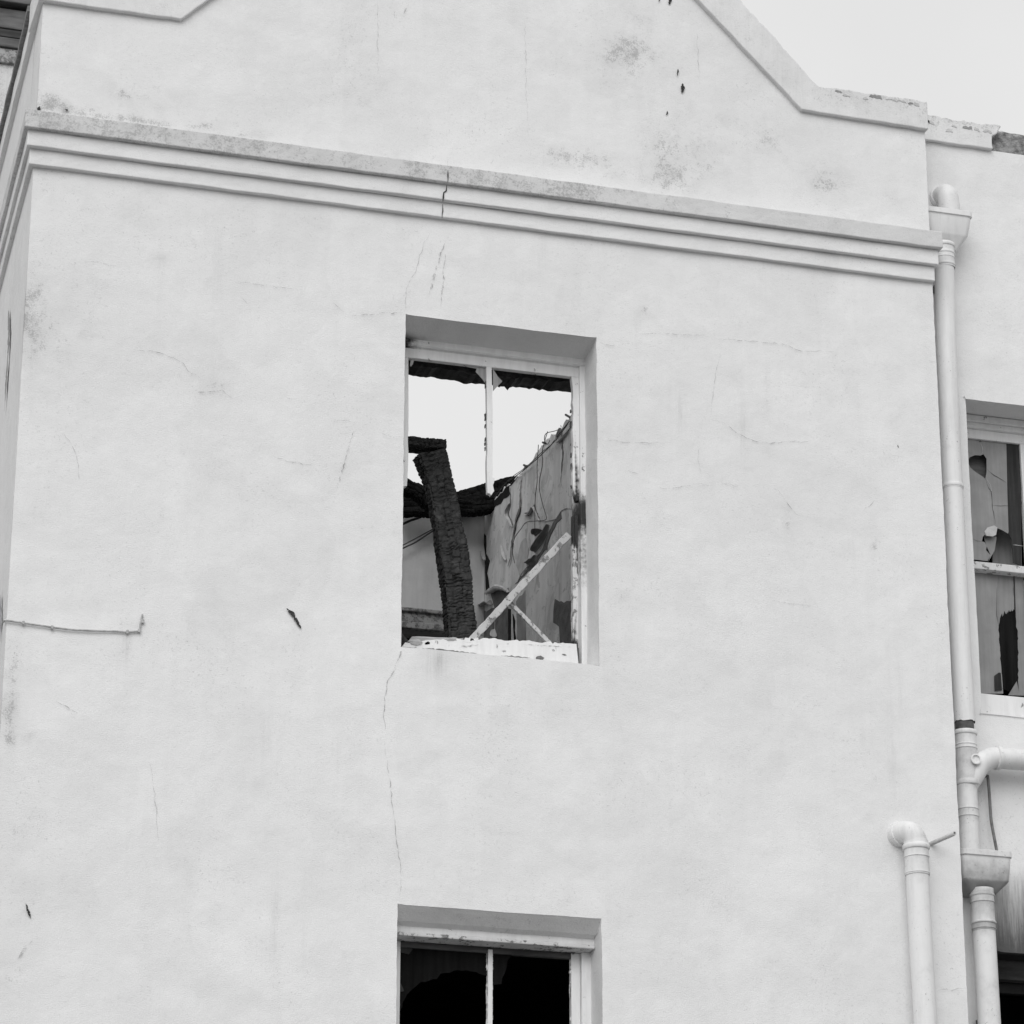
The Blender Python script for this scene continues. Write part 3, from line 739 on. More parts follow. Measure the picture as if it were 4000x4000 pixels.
mk('back_wall', *box(5.2, 5.398, 4.072, 4.25, 0, 8.4), M['inner'], house, fn={'soot': lambda v: .25})
mk('back_wall', *box(3.2, 5.2, 4.075, 4.25, 0, 6.0), M['soot'], house)
for z0, z1, p in ((8.50, 8.525, .05), (8.43, 8.50, .03), (8.385, 8.43, .055)):
    mk('door_head_moulding', *box(3.1, 5.16, 4.07 - p, 4.068, z0, z1), M['board_peel'], house, bevel=.006)
mk('upper_floor', *box(2.2, 5.398, .36, 4.06, 5.75, 5.95), M['soot'], house)
mk('passage_wall', *box(2.5, 6.6, 5.6, 5.7, 0, 8.7), M['soot'], house)
mk('passage_ceiling', *box(2.5, 6.6, 4.26, 5.6, 8.6, 8.7), M['soot'], house)
mk('passage_wall', *box(6.5, 6.6, 4.26, 5.6, 0, 8.6), M['soot'], house)
mk('passage_wall', *box(2.5, 2.6, 4.26, 5.6, 0, 8.6), M['soot'], house)
# lower room, black with soot
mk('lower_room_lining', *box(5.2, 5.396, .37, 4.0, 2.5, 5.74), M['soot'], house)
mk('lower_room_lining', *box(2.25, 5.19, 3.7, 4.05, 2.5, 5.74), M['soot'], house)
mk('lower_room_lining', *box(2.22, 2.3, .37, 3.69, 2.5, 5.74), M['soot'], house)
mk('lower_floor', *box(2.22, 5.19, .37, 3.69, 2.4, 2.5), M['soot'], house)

# wounds on the right-hand room wall: bared plaster, torn paint edges, darker lower patches, fallen wires
def onwall(name, pts, mat, th=.004, seed=0, amp=.010, step=.05, sink=0):
    v, f = prism(jag(pts, step, amp, seed, True), 5.4 - th, 5.402, 'x')
    return mk(name, v, f, mat, house)
onwall('bared_or_dark_plaster', [(2.422,8.648),(2.391,8.586),(2.543,8.583),(2.679,8.531),(2.693,8.485),(2.802,8.507),(2.941,8.471),(3.109,8.496),(3.251,8.502),(3.366,8.508),(3.109,8.513),(3.052,8.528),(2.885,8.520),(2.775,8.531),(2.665,8.585),(2.516,8.623)], M['exposed'], seed=1)
onwall('bared_or_dark_plaster', [(2.536,8.125),(2.457,8.086),(2.352,8.042),(2.185,8.005),(2.190,7.720),(2.435,7.804),(2.446,7.918),(2.564,7.982),(2.569,8.041),(2.550,8.084)], M['exposed'], seed=2)
onwall('bared_or_dark_plaster', [(4.107,9.245),(4.128,9.161),(4.042,9.057),(4.019,8.940),(3.941,8.868),(3.999,8.789),(3.924,8.656),(4.022,8.681),(4.049,8.861),(4.056,8.954),(4.089,9.056)], M['soot'], seed=3)
onwall('bared_or_dark_plaster', [(3.914,8.635),(3.748,8.596),(3.526,8.524),(3.496,8.475),(3.747,8.481),(3.822,8.507)], M['exposed'], seed=4)
onwall('bared_or_dark_plaster', [(4.269,8.613),(3.837,8.512),(3.820,8.304),(4.296,8.424)], M['exposed'], .003, seed=5)  # patch makes the far lower part of the wall darker
onwall('bared_or_dark_plaster', [(3.510,8.393),(3.464,8.377),(3.463,8.152),(3.509,8.167)], M['soot'], .006, seed=6, amp=.004)
onwall('bared_or_dark_plaster', [(3.417,8.326),(3.365,8.275),(3.379,8.211),(3.351,8.116),(3.394,8.130),(3.408,8.246)], M['soot'], .005, seed=7)
onwall('bared_or_dark_plaster', [(2.771,8.880),(2.635,8.820),(2.649,8.810),(2.744,8.846)], M['exposed'], .005, seed=8)
onwall('bared_or_dark_plaster', [(2.235,8.787),(2.170,8.746),(2.172,8.671),(2.236,8.729)], M['exposed'], .005, seed=9)
onwall('bared_or_dark_plaster', [(3.309,9.195),(3.633,9.224),(3.845,9.231),(4.029,9.218),(3.936,9.193),(3.753,9.170),(3.455,9.148),(3.222,9.139)], M['soot'], .004, seed=10)
onwall('torn_or_dark_paint', [(3.193,9.170),(2.797,9.097),(2.442,9.079),(2.177,9.059),(2.187,8.569),(2.396,8.638),(2.503,8.618),(2.583,8.631),(2.800,8.711),(2.911,8.794),(2.952,8.870),(3.051,8.855),(3.150,8.891),(3.193,8.995)], M['inner'], .006, seed=11)
onwall('torn_or_dark_paint', [(3.484,9.193),(3.309,9.179),(3.222,9.164),(3.251,8.963),(3.366,8.901),(3.410,8.776),(3.454,8.880),(3.395,8.894),(3.498,9.020),(3.454,9.066)], M['inner'], .007, seed=12)
onwall('torn_or_dark_paint', [(3.236,8.731),(3.122,8.725),(3.080,8.641),(3.108,8.530),(3.279,8.521),(3.337,8.611)], M['flake'], .004, seed=13)
onwall('torn_or_dark_paint', [(3.151,8.391),(3.138,8.046),(3.336,8.111),(3.337,8.385)], M['exposed_light'], .003, seed=14)
onwall('torn_or_dark_paint', [(3.807,8.502),(3.658,8.495),(3.525,8.406),(3.524,8.172),(3.805,8.264)], M['exposed'], .004, seed=15)  # continues the darker lower part of the wall
for i, pl in enumerate(([(3.222,9.128),(3.251,8.963),(3.337,8.908),(3.424,8.781),(3.453,8.695),(3.512,8.672)], [(2.387,9.170),(2.362,9.067),(2.351,8.935),(2.379,8.861),(2.393,8.807)], [(3.455,9.172),(3.449,9.064),(3.496,9.019),(3.390,8.883)], [(3.150,8.891),(3.051,8.853),(2.938,8.861),(2.814,8.716)])):
    v, f = ribbon(pl, .03 if i == 0 else .02, 5.391, 70 + i, .008, plane='x'); mk('paint_tear', v, f, M['exposed'], house)
# curled strips of paint standing off the wall
def curl(pts, w, turn, seed, mat='flake'):
    C = catmull([(0, y, z) for y, z in pts], 6); n = len(C); vv = []; ff = []; m = 7
    for i, c in enumerate(C):
        a, b = C[max(i - 1, 0)], C[min(i + 1, n - 1)]; d = (b - a); d = Vector((0, d.y, d.z)).normalized(); nn = Vector((0, -d.z, d.y))
        ww = w * (.35 + .65 * math.sin(math.pi * min(1, max(0, (i + .5) / n))))
        for j in range(m):
            a_ = turn * j / (m - 1)
            vv.append((5.394 - ww * (1 - math.cos(a_)) / turn * 1.2, c.y + nn.y * ww * math.sin(a_) / turn, c.z + nn.z * ww * math.sin(a_) / turn))
    for i in range(n - 1):
        for j in range(m - 1): ff.append((i * m + j, i * m + j + 1, (i + 1) * m + j + 1, (i + 1) * m + j))
    o = mk('peeling_paint', vv, ff, M[mat], house, smooth=True)
    so = o.modifiers.new('thickness', 'SOLIDIFY'); so.thickness = .003
curl([(3.975,8.652),(3.839,8.623),(3.674,8.588),(3.540,8.535),(3.496,8.501)], .07, 4.0, 1)
curl([(4.238,8.665),(4.021,8.605),(3.914,8.586),(3.868,8.544)], .05, 2.5, 2, 'exposed_light')
curl([(2.637,8.626),(2.692,8.578),(2.802,8.558),(2.912,8.555),(2.940,8.556)], .05, 2.2, 3, 'exposed_light')
curl([(2.774,8.633),(2.856,8.650),(2.939,8.663)], .05, 2.0, 4, 'exposed')
curl([(2.890,8.522),(2.913,8.487),(2.982,8.494),(3.108,8.539)], .05, 2.0, 5, 'exposed_light')
curl([(3.454,9.066),(3.507,9.023),(3.454,8.968),(3.401,8.896)], .03, 2.6, 6)
curl([(3.652,8.867),(3.601,8.800),(3.550,8.731)], .022, 1.8, 7)
curl([(4.080,9.084),(4.063,8.992),(4.025,8.897)], .03, 2.2, 8)
curl([(3.812,8.363),(3.782,8.326),(3.761,8.297)], .04, 2.0, 9)
curl([(3.150,8.891),(3.051,8.853),(2.980,8.855),(2.938,8.861),(2.814,8.716)], .025, 2.2, 11)
curl([(2.388,9.153),(2.415,9.104),(2.384,9.075),(2.177,9.078)], .03, 2.2, 12)

# ------------------------------------------------------------------ charred timbers (things of their own)
def char_beam(name, path, w, d, label, seed, along=.018, cols=3, group='charred roof timbers in the upper room', mat='char', wf=None):
    """burnt timber: square section broken into alligator-skin blocks by shrinkage cracks"""
    C = catmull(path, 4); L = [0]
    for a, b in zip(C, C[1:]): L.append(L[-1] + (b - a).length)
    tot = L[-1]; n = max(8, int(tot / .0055)); rr = random.Random(seed)
    cuts = []; s = 0
    while s < tot: s += along * rr.choice((rr.uniform(.4, .9), rr.uniform(.8, 1.5), rr.uniform(1.4, 2.4))); cuts.append(s)
    cuts = np.array(cuts); per = 56
    vv = []; ff = []
    for i in range(n + 1):
        s = tot * i / n; k = max(0, min(len(L) - 2, int(np.searchsorted(L, s)) - 1)); t = (s - L[k]) / (L[k + 1] - L[k] + 1e-9)
        c = C[k].lerp(C[k + 1], t); T = (C[k + 1] - C[k]).normalized()
        U = Vector((1, 0, 0)) if abs(T.x) < .8 else Vector((0, 0, 1))
        U = (U - T * U.dot(T)).normalized(); V_ = T.cross(U)
        for q in range(per):
            a = q / per * 4; sd = int(a) % 4; fr = a - int(a)
            cx = [(-1 + 2 * fr, -1), (1, -1 + 2 * fr), (1 - 2 * fr, 1), (-1, 1 - 2 * fr)][sd]
            rad = math.hypot(*cx); rnd = 1 - .10 * max(0, rad - 1.15)
            wob = mnoise.noise(Vector((s * 7, sd * 3.1 + fr * 2, seed)))
            so = s + .006 * mnoise.noise(Vector((fr * 5 + sd * 4, s * 20, seed + 2))) + .004 * math.sin(fr * 9 + sd)
            colf = fr * cols + .25 * mnoise.noise(Vector((s * 9, sd * 2, seed + 5)))
            col = math.floor(colf); so += along * (.65 * math.sin(col * 2.3 + sd * 1.7 + seed)) + .010 * mnoise.noise(Vector((s * 6, col * 5, seed)))
            dc = float(np.min(np.abs(cuts - so))); dcol = abs(colf - round(colf)) * (w / cols)
            dp = .5 + .9 * max(0, mnoise.noise(Vector((s * 11, col * 3.7 + sd, seed + 4))) + .4)
            g = -.008 * dp * math.exp(-(dc / .0035) ** 2) - .009 * dp * math.exp(-(dcol / .004) ** 2)
            g += .004 * mnoise.noise(Vector((s * 30, fr * 12 + sd * 7, seed + 8))) + wob * .010
            h = Vector((cx[0] * w / 2, cx[1] * d / 2)) * rnd * (np.interp(i / n, *wf) if wf else 1)
            nn = h.normalized() * g
            p = c + U * (h.x + nn.x) + V_ * (h.y + nn.y)
            vv.append(tuple(p))
    for i in range(n):
        for q in range(per):
            ff.append((i * per + q, (i + 1) * per + q, (i + 1) * per + (q + 1) % per, i * per + (q + 1) % per))
    ff += [tuple(range(per)), tuple(n * per + q for q in range(per - 1, -1, -1))]
    low = min(vv, key=lambda p: p[2])
    o = mk(name, vv, ff, M[mat], None, loc=low, smooth=False)
    return tag(o, label, 'charred timber', group)
char_beam('charred_timber', [(4.43, .98, 5.95), (4.39, .86, 6.9), (4.347, .8, 7.23), (4.315, .8, 7.53), (4.272, .8, 7.8), (4.225, .8, 8.03), (4.168, .8, 8.225)], .150, .105, 'thick blackened post leaning behind the upper window', 2, .019, 3, wf=([0, .5, .62, .74, .86, .93, 1], [1, 1.05, 1.03, 1.08, .98, .96, 1.12]))
char_beam('charred_timber', [(1.99, .84, 8.20), (2.6, .82, 8.22), (3.4, .8, 8.245), (4.0, .79, 8.262), (4.243, .79, 8.27)], .055, .12, 'flat burnt beam end resting on the leaning black post', 3, .03, 2)
p = [(4.833,9.218),(4.997,9.231)]
char_beam('charred_timber', [(2.9, 4.16, 9.30), (4.0, 4.16, 9.29), (p[0][0], 4.16, p[0][1] + .05), (5.13, 4.16, 9.30)], .085, .12, 'level burnt wall plate lying on the back wall, left of the post', 4, .03, 3, mat='char_black')
p = [(4.736,9.191),(4.813,9.164),(4.882,9.118),(4.934,9.088)]
char_beam('charred_timber', [(4.30, 3.6, 9.42)] + [(x, 3.6, z - .02) for x, z in p] + [(5.20, 3.75, 9.12)], .085, .10, 'burnt rafter slanting down to the right behind the post', 5, .03, 3, mat='char_black')
p = [(5.119,9.249),(5.189,9.280),(5.294,9.332),(5.400,9.381),(5.506,9.424),(5.604,9.468)]
char_beam('charred_timber', [(x, 4.0 + .02 * i, z - .02) for i, (x, z) in enumerate(p)] + [(6.05, 4.3, 9.62)], .12, .10, 'burnt rafter rising to the right over the torn room wall', 6, .03, 3, mat='char_black')
p = [(5.144,9.188),(5.249,9.199),(5.363,9.221),(5.442,9.257)]
char_beam('charred_timber', [(4.8, 3.95, p[0][1] - .03)] + [(x, 3.9, z) for x, z in p], .11, .12, 'sagging burnt timber in the far corner of the room', 7, .03, 3, mat='char_black')
p = [(3.920,7.086),(3.937,7.074),(3.979,7.042)]
char_beam('charred_timber', [(3.72, .45, 7.22), (3.86, .44, 7.06), (3.96, .43, 6.95)], .10, .09, 'small charred stub poking up at the left end of the sill', 8, .022, 3)

# loose white lump of rubble on the sill
for i, (pl, nm, lb, mt, d) in enumerate((
    ([(3.897,6.945),(3.923,6.956),(3.957,6.960),(3.974,6.945),(3.971,6.926),(3.944,6.920),(3.913,6.929)], 'rubble_lump', 'pale rounded lump of plaster at the left end of the window sill', 'wood_bare', .16),
    ([(3.979,6.946),(4.005,6.957),(4.022,6.950),(4.019,6.932),(3.992,6.924),(3.978,6.924)], 'rubble_lump', 'smaller pale plaster lump right of the one at the sill end', 'wood_bad', .17),
    ([(4.302,7.016),(4.310,7.020),(4.320,7.002),(4.302,6.997)], 'rubble_lump', 'tiny dark splinter standing on the window sill', 'char', .24))):
    v, f = prism(jag(pl, .015, .004, 40 + i, True), d, d + .05)
    o = mk(nm, v, f, M[mt], None, bevel=.008, seg=2, loc=(sum(q[0] for q in pl) / len(pl), d, min(q[1] for q in pl)))
    tag(o, lb, 'rubble')

# broken glazing bars fallen across the opening
def plank(name, a, b, w, d, mat, label, seed):
    a, b = Vector(a), Vector(b); T = (b - a).normalized(); D = Vector((0, 1, 0)); D = (D - T * D.dot(T)).normalized(); U = T.cross(D)
    n = 40; vv = []; ff = []
    for i in range(n + 1):
        c = a.lerp(b, i / n)
        for q, (su, sd) in enumerate(((-1, -1), (1, -1), (1, 1), (-1, 1))):
            j = mnoise.noise(Vector((i * .5, q * 3, seed))) * .0035 + (mnoise.noise(Vector((i * 2.1, q * 3, seed))) * .0025)
            vv.append(tuple(c + U * (su * w / 2 + j) + D * (sd * d / 2 + j * .6) + T * (mnoise.noise(Vector((q * 7, seed, i))) * .02 if i in (0, n) else 0)))
    for i in range(n):
        for q in range(4): ff.append((4 * i + q, 4 * i + (q + 1) % 4, 4 * i + 4 + (q + 1) % 4, 4 * i + 4 + q))
    ff += [(3, 2, 1, 0), tuple(4 * n + q for q in range(4))]
    o = mk(name, vv, ff, M[mat], None, bevel=.003, loc=tuple(a if a.z < b.z else b))
    return tag(o, label, 'glazing bar', 'broken glazing bars')
pa = [(4.245,7.010),(4.779,7.641)]
plank('broken_glazing_bar', (pa[0][0], .255, pa[0][1] - .01), (pa[1][0], .29, pa[1][1] + .005), .037, .032, 'wood_worn', 'long flaking white bar fallen diagonally across the upper window', 4)
pa = [(4.464,7.251),(4.679,7.039)]
plank('broken_glazing_bar', (pa[0][0], .30, pa[0][1]), (pa[1][0], .285, pa[1][1]), .022, .020, 'wood_worn', 'short thin white bar propped under the long diagonal one', 6)

# loose wires
def wire(pl, plane, off, rad, label, mat='wire', nm='wire', cat='wire', group='loose wires in the burnt room'):
    P = [((off, a, b) if plane == 'x' else (a, off, b)) for a, b in pl]
    v, f = tube(catmull(P, 5), rad * .6, 6)
    o = mk(nm, v, f, M[mat], None, loc=min(P, key=lambda q: q[2]), smooth=True)
    return tag(o, label, cat, group)
wire([(2.176,9.112),(2.388,9.111),(2.550,9.106),(2.797,9.125),(3.164,9.170),(3.514,9.224),(3.784,9.227)], 'x', 5.38, .005, 'thin wire sagging along the sloping top of the room wall')
wire([(2.177,9.091),(2.442,9.085),(2.687,9.116),(3.050,9.153),(3.338,9.201),(3.544,9.217)], 'x', 5.37, .004, 'second wire just below the one along the wall top')
wire([(2.549,9.192),(2.659,9.114),(2.660,9.020),(2.716,8.947),(2.722,8.881),(2.649,8.751),(2.583,8.642)] + [(2.773,8.699),(2.995,8.772),(3.108,8.772),(3.251,8.762),(3.302,8.703),(3.251,8.598)], 'x', 5.36, .004, 'wire hanging in a loop down the torn room wall')
wire([(2.741,9.181),(2.770,9.054),(2.771,8.951),(2.813,8.846),(2.820,8.643)], 'x', 5.36, .004, 'straight wire hanging down the torn room wall')
wire([(2.414,9.164),(2.522,9.190),(2.713,9.248),(2.746,9.218),(2.686,9.168),(2.631,9.172)], 'x', 5.40, .004, 'curly wire end sticking up above the torn wall')
wire([(4.766,8.878),(4.839,8.926),(4.930,8.985),(5.025,9.049),(5.103,9.098)], 'y', 4.0, .006, 'upper of two thin wires sloping across the back wall')
wire([(4.767,8.860),(4.840,8.908),(4.930,8.962),(5.029,9.040),(5.103,9.089)], 'y', 4.01, .008, 'lower of two thin wires sloping across the back wall')
wire([(4.790,9.042),(4.837,9.069),(4.893,9.102),(4.937,9.121),(4.997,9.154),(5.084,9.195)], 'y', 4.0, .014, 'frayed cable sloping below the burnt wall plate', 'char')
# nails along the broken wall top
for i, pl in enumerate(([(2.223,9.157),(2.312,9.210)], [(2.708,9.181),(2.782,9.217)], [(3.107,9.183),(3.187,9.225)])):
    v, f = tube([(5.40, *pl[0]), (5.40, *pl[1])], .007, 6); mk('nail', v, f, M['wire'], house)

# ------------------------------------------------------------------ lower window of the front
x0, x1 = W2[0], W2[1]
hb = [(3.854,5.467),(4.853,5.471)] ; hb2 = [(3.858,5.414),(4.854,5.425)]
za, zb = [(4.319,5.442),(4.319,5.422)]
za, zb = za[1], zb[1]
v, f = prism([(x0 - .003, 5.50), (x1 + .003, 5.50), (x1 + .003, za), (x0 - .003, za)], .118, .34)
win2 = mk('window', v, f, M['wood'], house, bevel=.004)
win2['label'] = 'lower sash window with broken panes and a black room behind'
v, f = prism([(x0 + .001, za - .001), (x1 - .002, za - .001), (x1 - .002, zb), (x0 + .001, zb)], .100, .30)
mk('drip_board', v, f, M['wood_bad'], win2, bevel=.005)
bar('jamb_lining', x1 - .045, x1 + .003, .18, .34, 3.74, zb - .001, M['wood'], win2)
bar('jamb_lining', x0 - .003, x0 + .035, .18, .34, 3.74, zb - .001, M['wood'], win2)
bar('stile', x1 - .092, x1 - .046, .205, .24, 3.76, zb - .002, M['wood'], win2)
bar('stile', x0 + .036, x0 + .072, .205, .24, 3.76, zb - .002, M['wood'], win2)
bar('top_rail', x0 + .072, x1 - .092, .206, .24, zb - .03, zb - .002, M['boards'], win2)  # dark colour stands in for the shade below the drip board
mx = [(4.332,5.277),(4.356,5.279)]
bar('glazing_bar', mx[0][0], mx[1][0], .204, .238, 3.8, zb - .012, M['wood'], win2)
r = random.Random(5)
for i in range(40):
    z = r.uniform(5.05, 5.38); sx = r.choice((mx[0][0], mx[1][0], x1 - .092)); w = r.uniform(.002, .005); h = r.uniform(.006, .03)
    v, f = prism(jag([(sx - w, z - h), (sx + w, z - h * .8), (sx + w * .9, z + h), (sx - w, z + h * .7)], .008, .0015, i, True), .215, .228)
    mk('putty_scab', v, f, M['wood'], win2)
mk('bottom_rail', *box(x0 + .072, x1 - .092, .206, .24, 3.76, 3.85), M['wood'], win2)
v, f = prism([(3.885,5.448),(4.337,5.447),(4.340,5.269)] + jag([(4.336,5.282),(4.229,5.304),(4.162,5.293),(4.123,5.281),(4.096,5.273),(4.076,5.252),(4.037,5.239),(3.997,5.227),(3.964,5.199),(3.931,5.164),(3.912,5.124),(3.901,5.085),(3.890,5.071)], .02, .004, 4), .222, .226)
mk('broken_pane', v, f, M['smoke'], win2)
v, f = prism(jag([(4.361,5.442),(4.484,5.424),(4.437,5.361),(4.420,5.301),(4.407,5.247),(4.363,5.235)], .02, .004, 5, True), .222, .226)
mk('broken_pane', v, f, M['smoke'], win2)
for pl in ([(3.892,5.415),(3.921,5.416),(3.955,5.386),(3.937,5.360),(3.893,5.367)], [(3.892,5.215),(3.899,5.214),(3.915,5.178),(3.893,5.172)]):
    v, f = prism(pl, .216, .220); mk('glass_shard', v, f, M['pane_dark'], win2)
sl = [(x0 + .0, 3.70), (x1, 3.70), (x1, 3.758), (x0, 3.758)]
v, f = prism(sl, .10, .34); mk('timber_sill', v, f, M['wood'], win2, bevel=.004)

# ------------------------------------------------------------------ the set-back wing on the right
WY = .25
V1 = (7.035, 8.06, 6.870, 8.675, .0)
V2 = (7.045, 8.07, 3.80, 5.600, .0)
xs = rows((XR - .01, 7.035, S_), (7.035, 7.045, .02), (7.045, 8.06, S_), (8.06, 8.07, .02), (8.07, 9.0, .15), (9.0, 12, .5))
zs = rows((0, 3.8, .4), (3.8, 5.6, S_), (5.6, 6.87, S_), (6.87, 8.675, S_), (8.675, 10.215, S_))
# smoke tongues above the lower opening
def streak_w(v):
    if v[2] < 5.58: return .6 if 7.0 < v[0] < 8.1 else 0
    return 1.9 * max(0, 1 - (v[2] - 5.58) / .50) if v[0] > 6.96 else max(0, 1 - (v[2] - 5.58) / .42) * max(0, 1 - (6.99 - v[0]) / .08)
v, f, mi = wall_grid('wing_wall', xs, zs, [V1, V2], WY, .35, None, 99, None, 0, 11)
mk('wing_wall', v, f, None, house, mats=[M['plaster'], M['inner']], midx=mi, bevel=.007, angle=55,
   fn={'dirt_shade': lambda v: max(dirt_wing(v), .7 * max(0, 1 - (v[2] - 5.58) / .3) if 5.57 < v[2] < 5.9 and v[0] > 6.95 else 0), 'streak': streak_w, 'soot': lambda v: (.8 if v[1] > .3 and v[2] < 5.62 else 0)})
# wing coping: plastered at the left, broken back to the masonry at the right
brk = jag([(7.268,10.182),(7.283,10.203),(7.275,10.252),(7.285,10.296),(7.307,10.316)], .03, .006, 3)
out = [(6.70, 10.217)] + jag([(6.78, 10.217), (7.25, 10.216)], .05, .002, 4) + [(x, max(z, 10.2175)) for x, z in brk] + jag([(7.34, 10.372), (6.70, 10.372)], .025, .007, 5)
v, f = prism(out, .222, .55)
mk('wing_coping', v, f, M['plaster'], house, bevel=.006, fn={'dirt_shade': lambda v: .28 + (.4 if v[2] > 10.33 else 0), 'streak': lambda v: .1, 'soot': lambda v: 0})
nx_, nz_ = 90, 10; vv = []; ff = []
for i in range(nx_ + 1):
    x = 7.20 + (12 - 7.20) * (i / nx_) ** 2.0
    tz = 10.385 - .05 * min(1.2, max(0, x - 7.42)) + mnoise.noise(Vector((x * 7, 0, 1))) * .012
    for j in range(nz_ + 1):
        z = 10.2165 + (tz - 10.2165) * j / nz_
        d = mnoise.noise(Vector((x * 9, z * 9, 2))) * .012 + mnoise.noise(Vector((x * 30, z * 30, 2))) * .008
        vv.append((x, .262 + d + .05 * (j / nz_) ** 2, z))
nb = len(vv); vv += [(x, .55, z) for x, y, z in vv]
for i in range(nx_):
    for j in range(nz_):
        a = i * (nz_ + 1) + j
        ff += [(a, a + nz_ + 1, a + nz_ + 2, a + 1), (nb + a, nb + a + 1, nb + a + nz_ + 2, nb + a + nz_ + 1)]
    a = i * (nz_ + 1) + nz_
    ff.append((a, a + nz_ + 1, nb + a + nz_ + 1, nb + a))
mk('masonry_core', vv, ff, M['masonry'], house)
for i, (x, z) in enumerate([(6.868,10.335),(6.896,10.327),(7.015,10.290),(7.049,10.329),(7.130,10.328),(7.187,10.328),(7.251,10.325),(7.333,10.333)]):
    w, h = r.uniform(.010, .04), r.uniform(.004, .012)
    pts = jag([(x - w, z - h * .6), (x + w, z - h), (x + w * .8, z + h * .7), (x - w * .7, z + h)], .012, .006, 90 + i, True)
    v, f = prism(pts, .2195, .224)
    mk('plaster_flake', v, f, M['flake'] if i % 4 else M['exposed_light'], house)
mk('wing_room_back', *box(6.6, 11, 2.6, 2.7, 0, 10.1), M['exposed'], house)
mk('wing_room_side', *box(6.6, 6.74, .61, 2.59, 0, 10.1), M['exposed'], house)
mk('wing_roof', *box(6.6, 12, .61, 2.7, 10.1, 10.2), M['boards'], house)
mk('wing_floor', *box(6.75, 11, .61, 2.59, 5.85, 6.05), M['soot'], house)
mk('wing_room_side', *box(10.9, 11, .61, 2.59, 0, 10.1), M['exposed'], house)
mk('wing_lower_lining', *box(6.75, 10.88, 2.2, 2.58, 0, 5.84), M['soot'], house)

# wing upper window: cracked, whitewashed panes
x0, x1 = V1[0], V1[1]
v, f = prism([(x0 - .003, 8.68), (x1 + .003, 8.68), (x1 + .003, 8.60), (x0 - .003, 8.60)], .46, .58)
win3 = mk('window', v, f, M['wood'], house, bevel=.01)
win3['label'] = 'cracked whitewashed sash window of the set-back wing'
bar('head_moulding', x0, x1, .445, .459, 8.63, 8.672, M['wood'], win3, .006)
bar('jamb_lining', x0 - .003, x0 + .03, .46, .58, 6.86, 8.60, M['wood'], win3)
bar('jamb_lining', x1 - .03, x1 + .003, .46, .58, 6.86, 8.60, M['wood'], win3)
bar('top_rail', x0 + .03, x1 - .03, .482, .52, 8.545, 8.60, M['wood'], win3)
mb = [(7.466,8.417)]
bar('glazing_bar', mb[0][0], mb[0][0] + .03, .483, .52, 7.79, 8.545, M['wood'], win3)
bar('glazing_bar', mb[0][0], mb[0][0] + .03, .523, .556, 6.98, 7.76, M['wood'], win3)
mr_ = [(7.140,7.818),(7.137,7.775)]
bar('meeting_rail', x0 + .03, x1 - .03, .475, .54, mr_[1][1], mr_[0][1], M['wood_bad'], win3, .004)
bt = [(7.146,7.051),(7.141,6.969)]
v, f = prism([(x0 + .003, 6.86), (x1 - .003, 6.86), (x1 - .003, bt[0][1]), (x0 + .003, bt[0][1])], .44, .58)
mk('bottom_rail', v, f, M['wood'], win3, bevel=.005)
# upper left pane: whitewashed glass with two holes
o_ = [(7.073,8.583),(7.493,8.561),(7.449,7.828),(7.035,7.839)]
h1 = [(7.149,8.415),(7.168,8.438),(7.200,8.454),(7.232,8.455),(7.249,8.465),(7.266,8.440),(7.262,8.361),(7.252,8.318),(7.237,8.330),(7.195,8.353),(7.165,8.377)]
h2 = [(7.212,7.946),(7.218,7.974),(7.230,7.987),(7.238,7.980),(7.277,7.982),(7.297,7.990),(7.308,8.034),(7.335,8.025),(7.373,8.006),(7.390,7.976),(7.384,7.945),(7.390,7.915),(7.388,7.853),(7.238,7.838),(7.259,7.870),(7.233,7.898),(7.239,7.922),(7.226,7.944)]
sp = [(7.396,8.574),(7.380,8.295),(7.375,8.037)]
h1a = [(7.217,8.541),(7.231,8.548),(7.239,8.533)]
v, f = holed(o_[0:1] + [(7.391,8.561),(7.386,8.414),(7.380,8.256),(7.374,8.021),(7.370,8.009),(7.335,8.026),(7.308,8.035),(7.297,7.990),(7.277,7.982),(7.238,7.980),(7.230,7.987),(7.218,7.974),(7.212,7.946),(7.226,7.944),(7.239,7.922),(7.233,7.898),(7.259,7.870),(7.238,7.835)] + o_[3:], [h1, h1a], .5, .504)
mk('broken_pane', v, f, M['pane_light'], win3)
v, f = prism([(7.392,8.561),(7.481,8.560),(7.438,7.827),(7.390,7.841),(7.391,7.915),(7.384,7.945),(7.390,7.976),(7.375,8.007),(7.376,8.022),(7.381,8.256),(7.387,8.414)], .5, .504)
mk('broken_pane', v, f, M['pane_dark'], win3)  # clear glass strip; the dark room behind is put into its colour
# torn sheet hanging behind the upper hole and a lighter fleck
v, f = prism([(7.236,7.994),(7.315,7.995),(7.299,7.916),(7.251,7.833),(7.273,7.882),(7.249,7.941)], .53, .534); mk('hanging_sheet', v, f, M['pane_light'], win3)
v, f = prism([(7.228,8.005),(7.247,8.030),(7.287,8.046),(7.306,8.036),(7.296,7.993),(7.276,7.981),(7.237,7.981)], .495, .499); mk('paint_fleck', v, f, M['flake'], win3)
v, f = prism([(7.150,8.505),(7.326,8.525),(7.315,8.327),(7.140,8.307)], .56, .57); mk('hanging_sheet', v, f, M['board_grey'], win3)
v, f = prism([(7.336,8.101),(7.512,8.120),(7.496,7.837),(7.321,7.819)], .62, .63); mk('hanging_sheet', v, f, M['pane_mid'], win3)
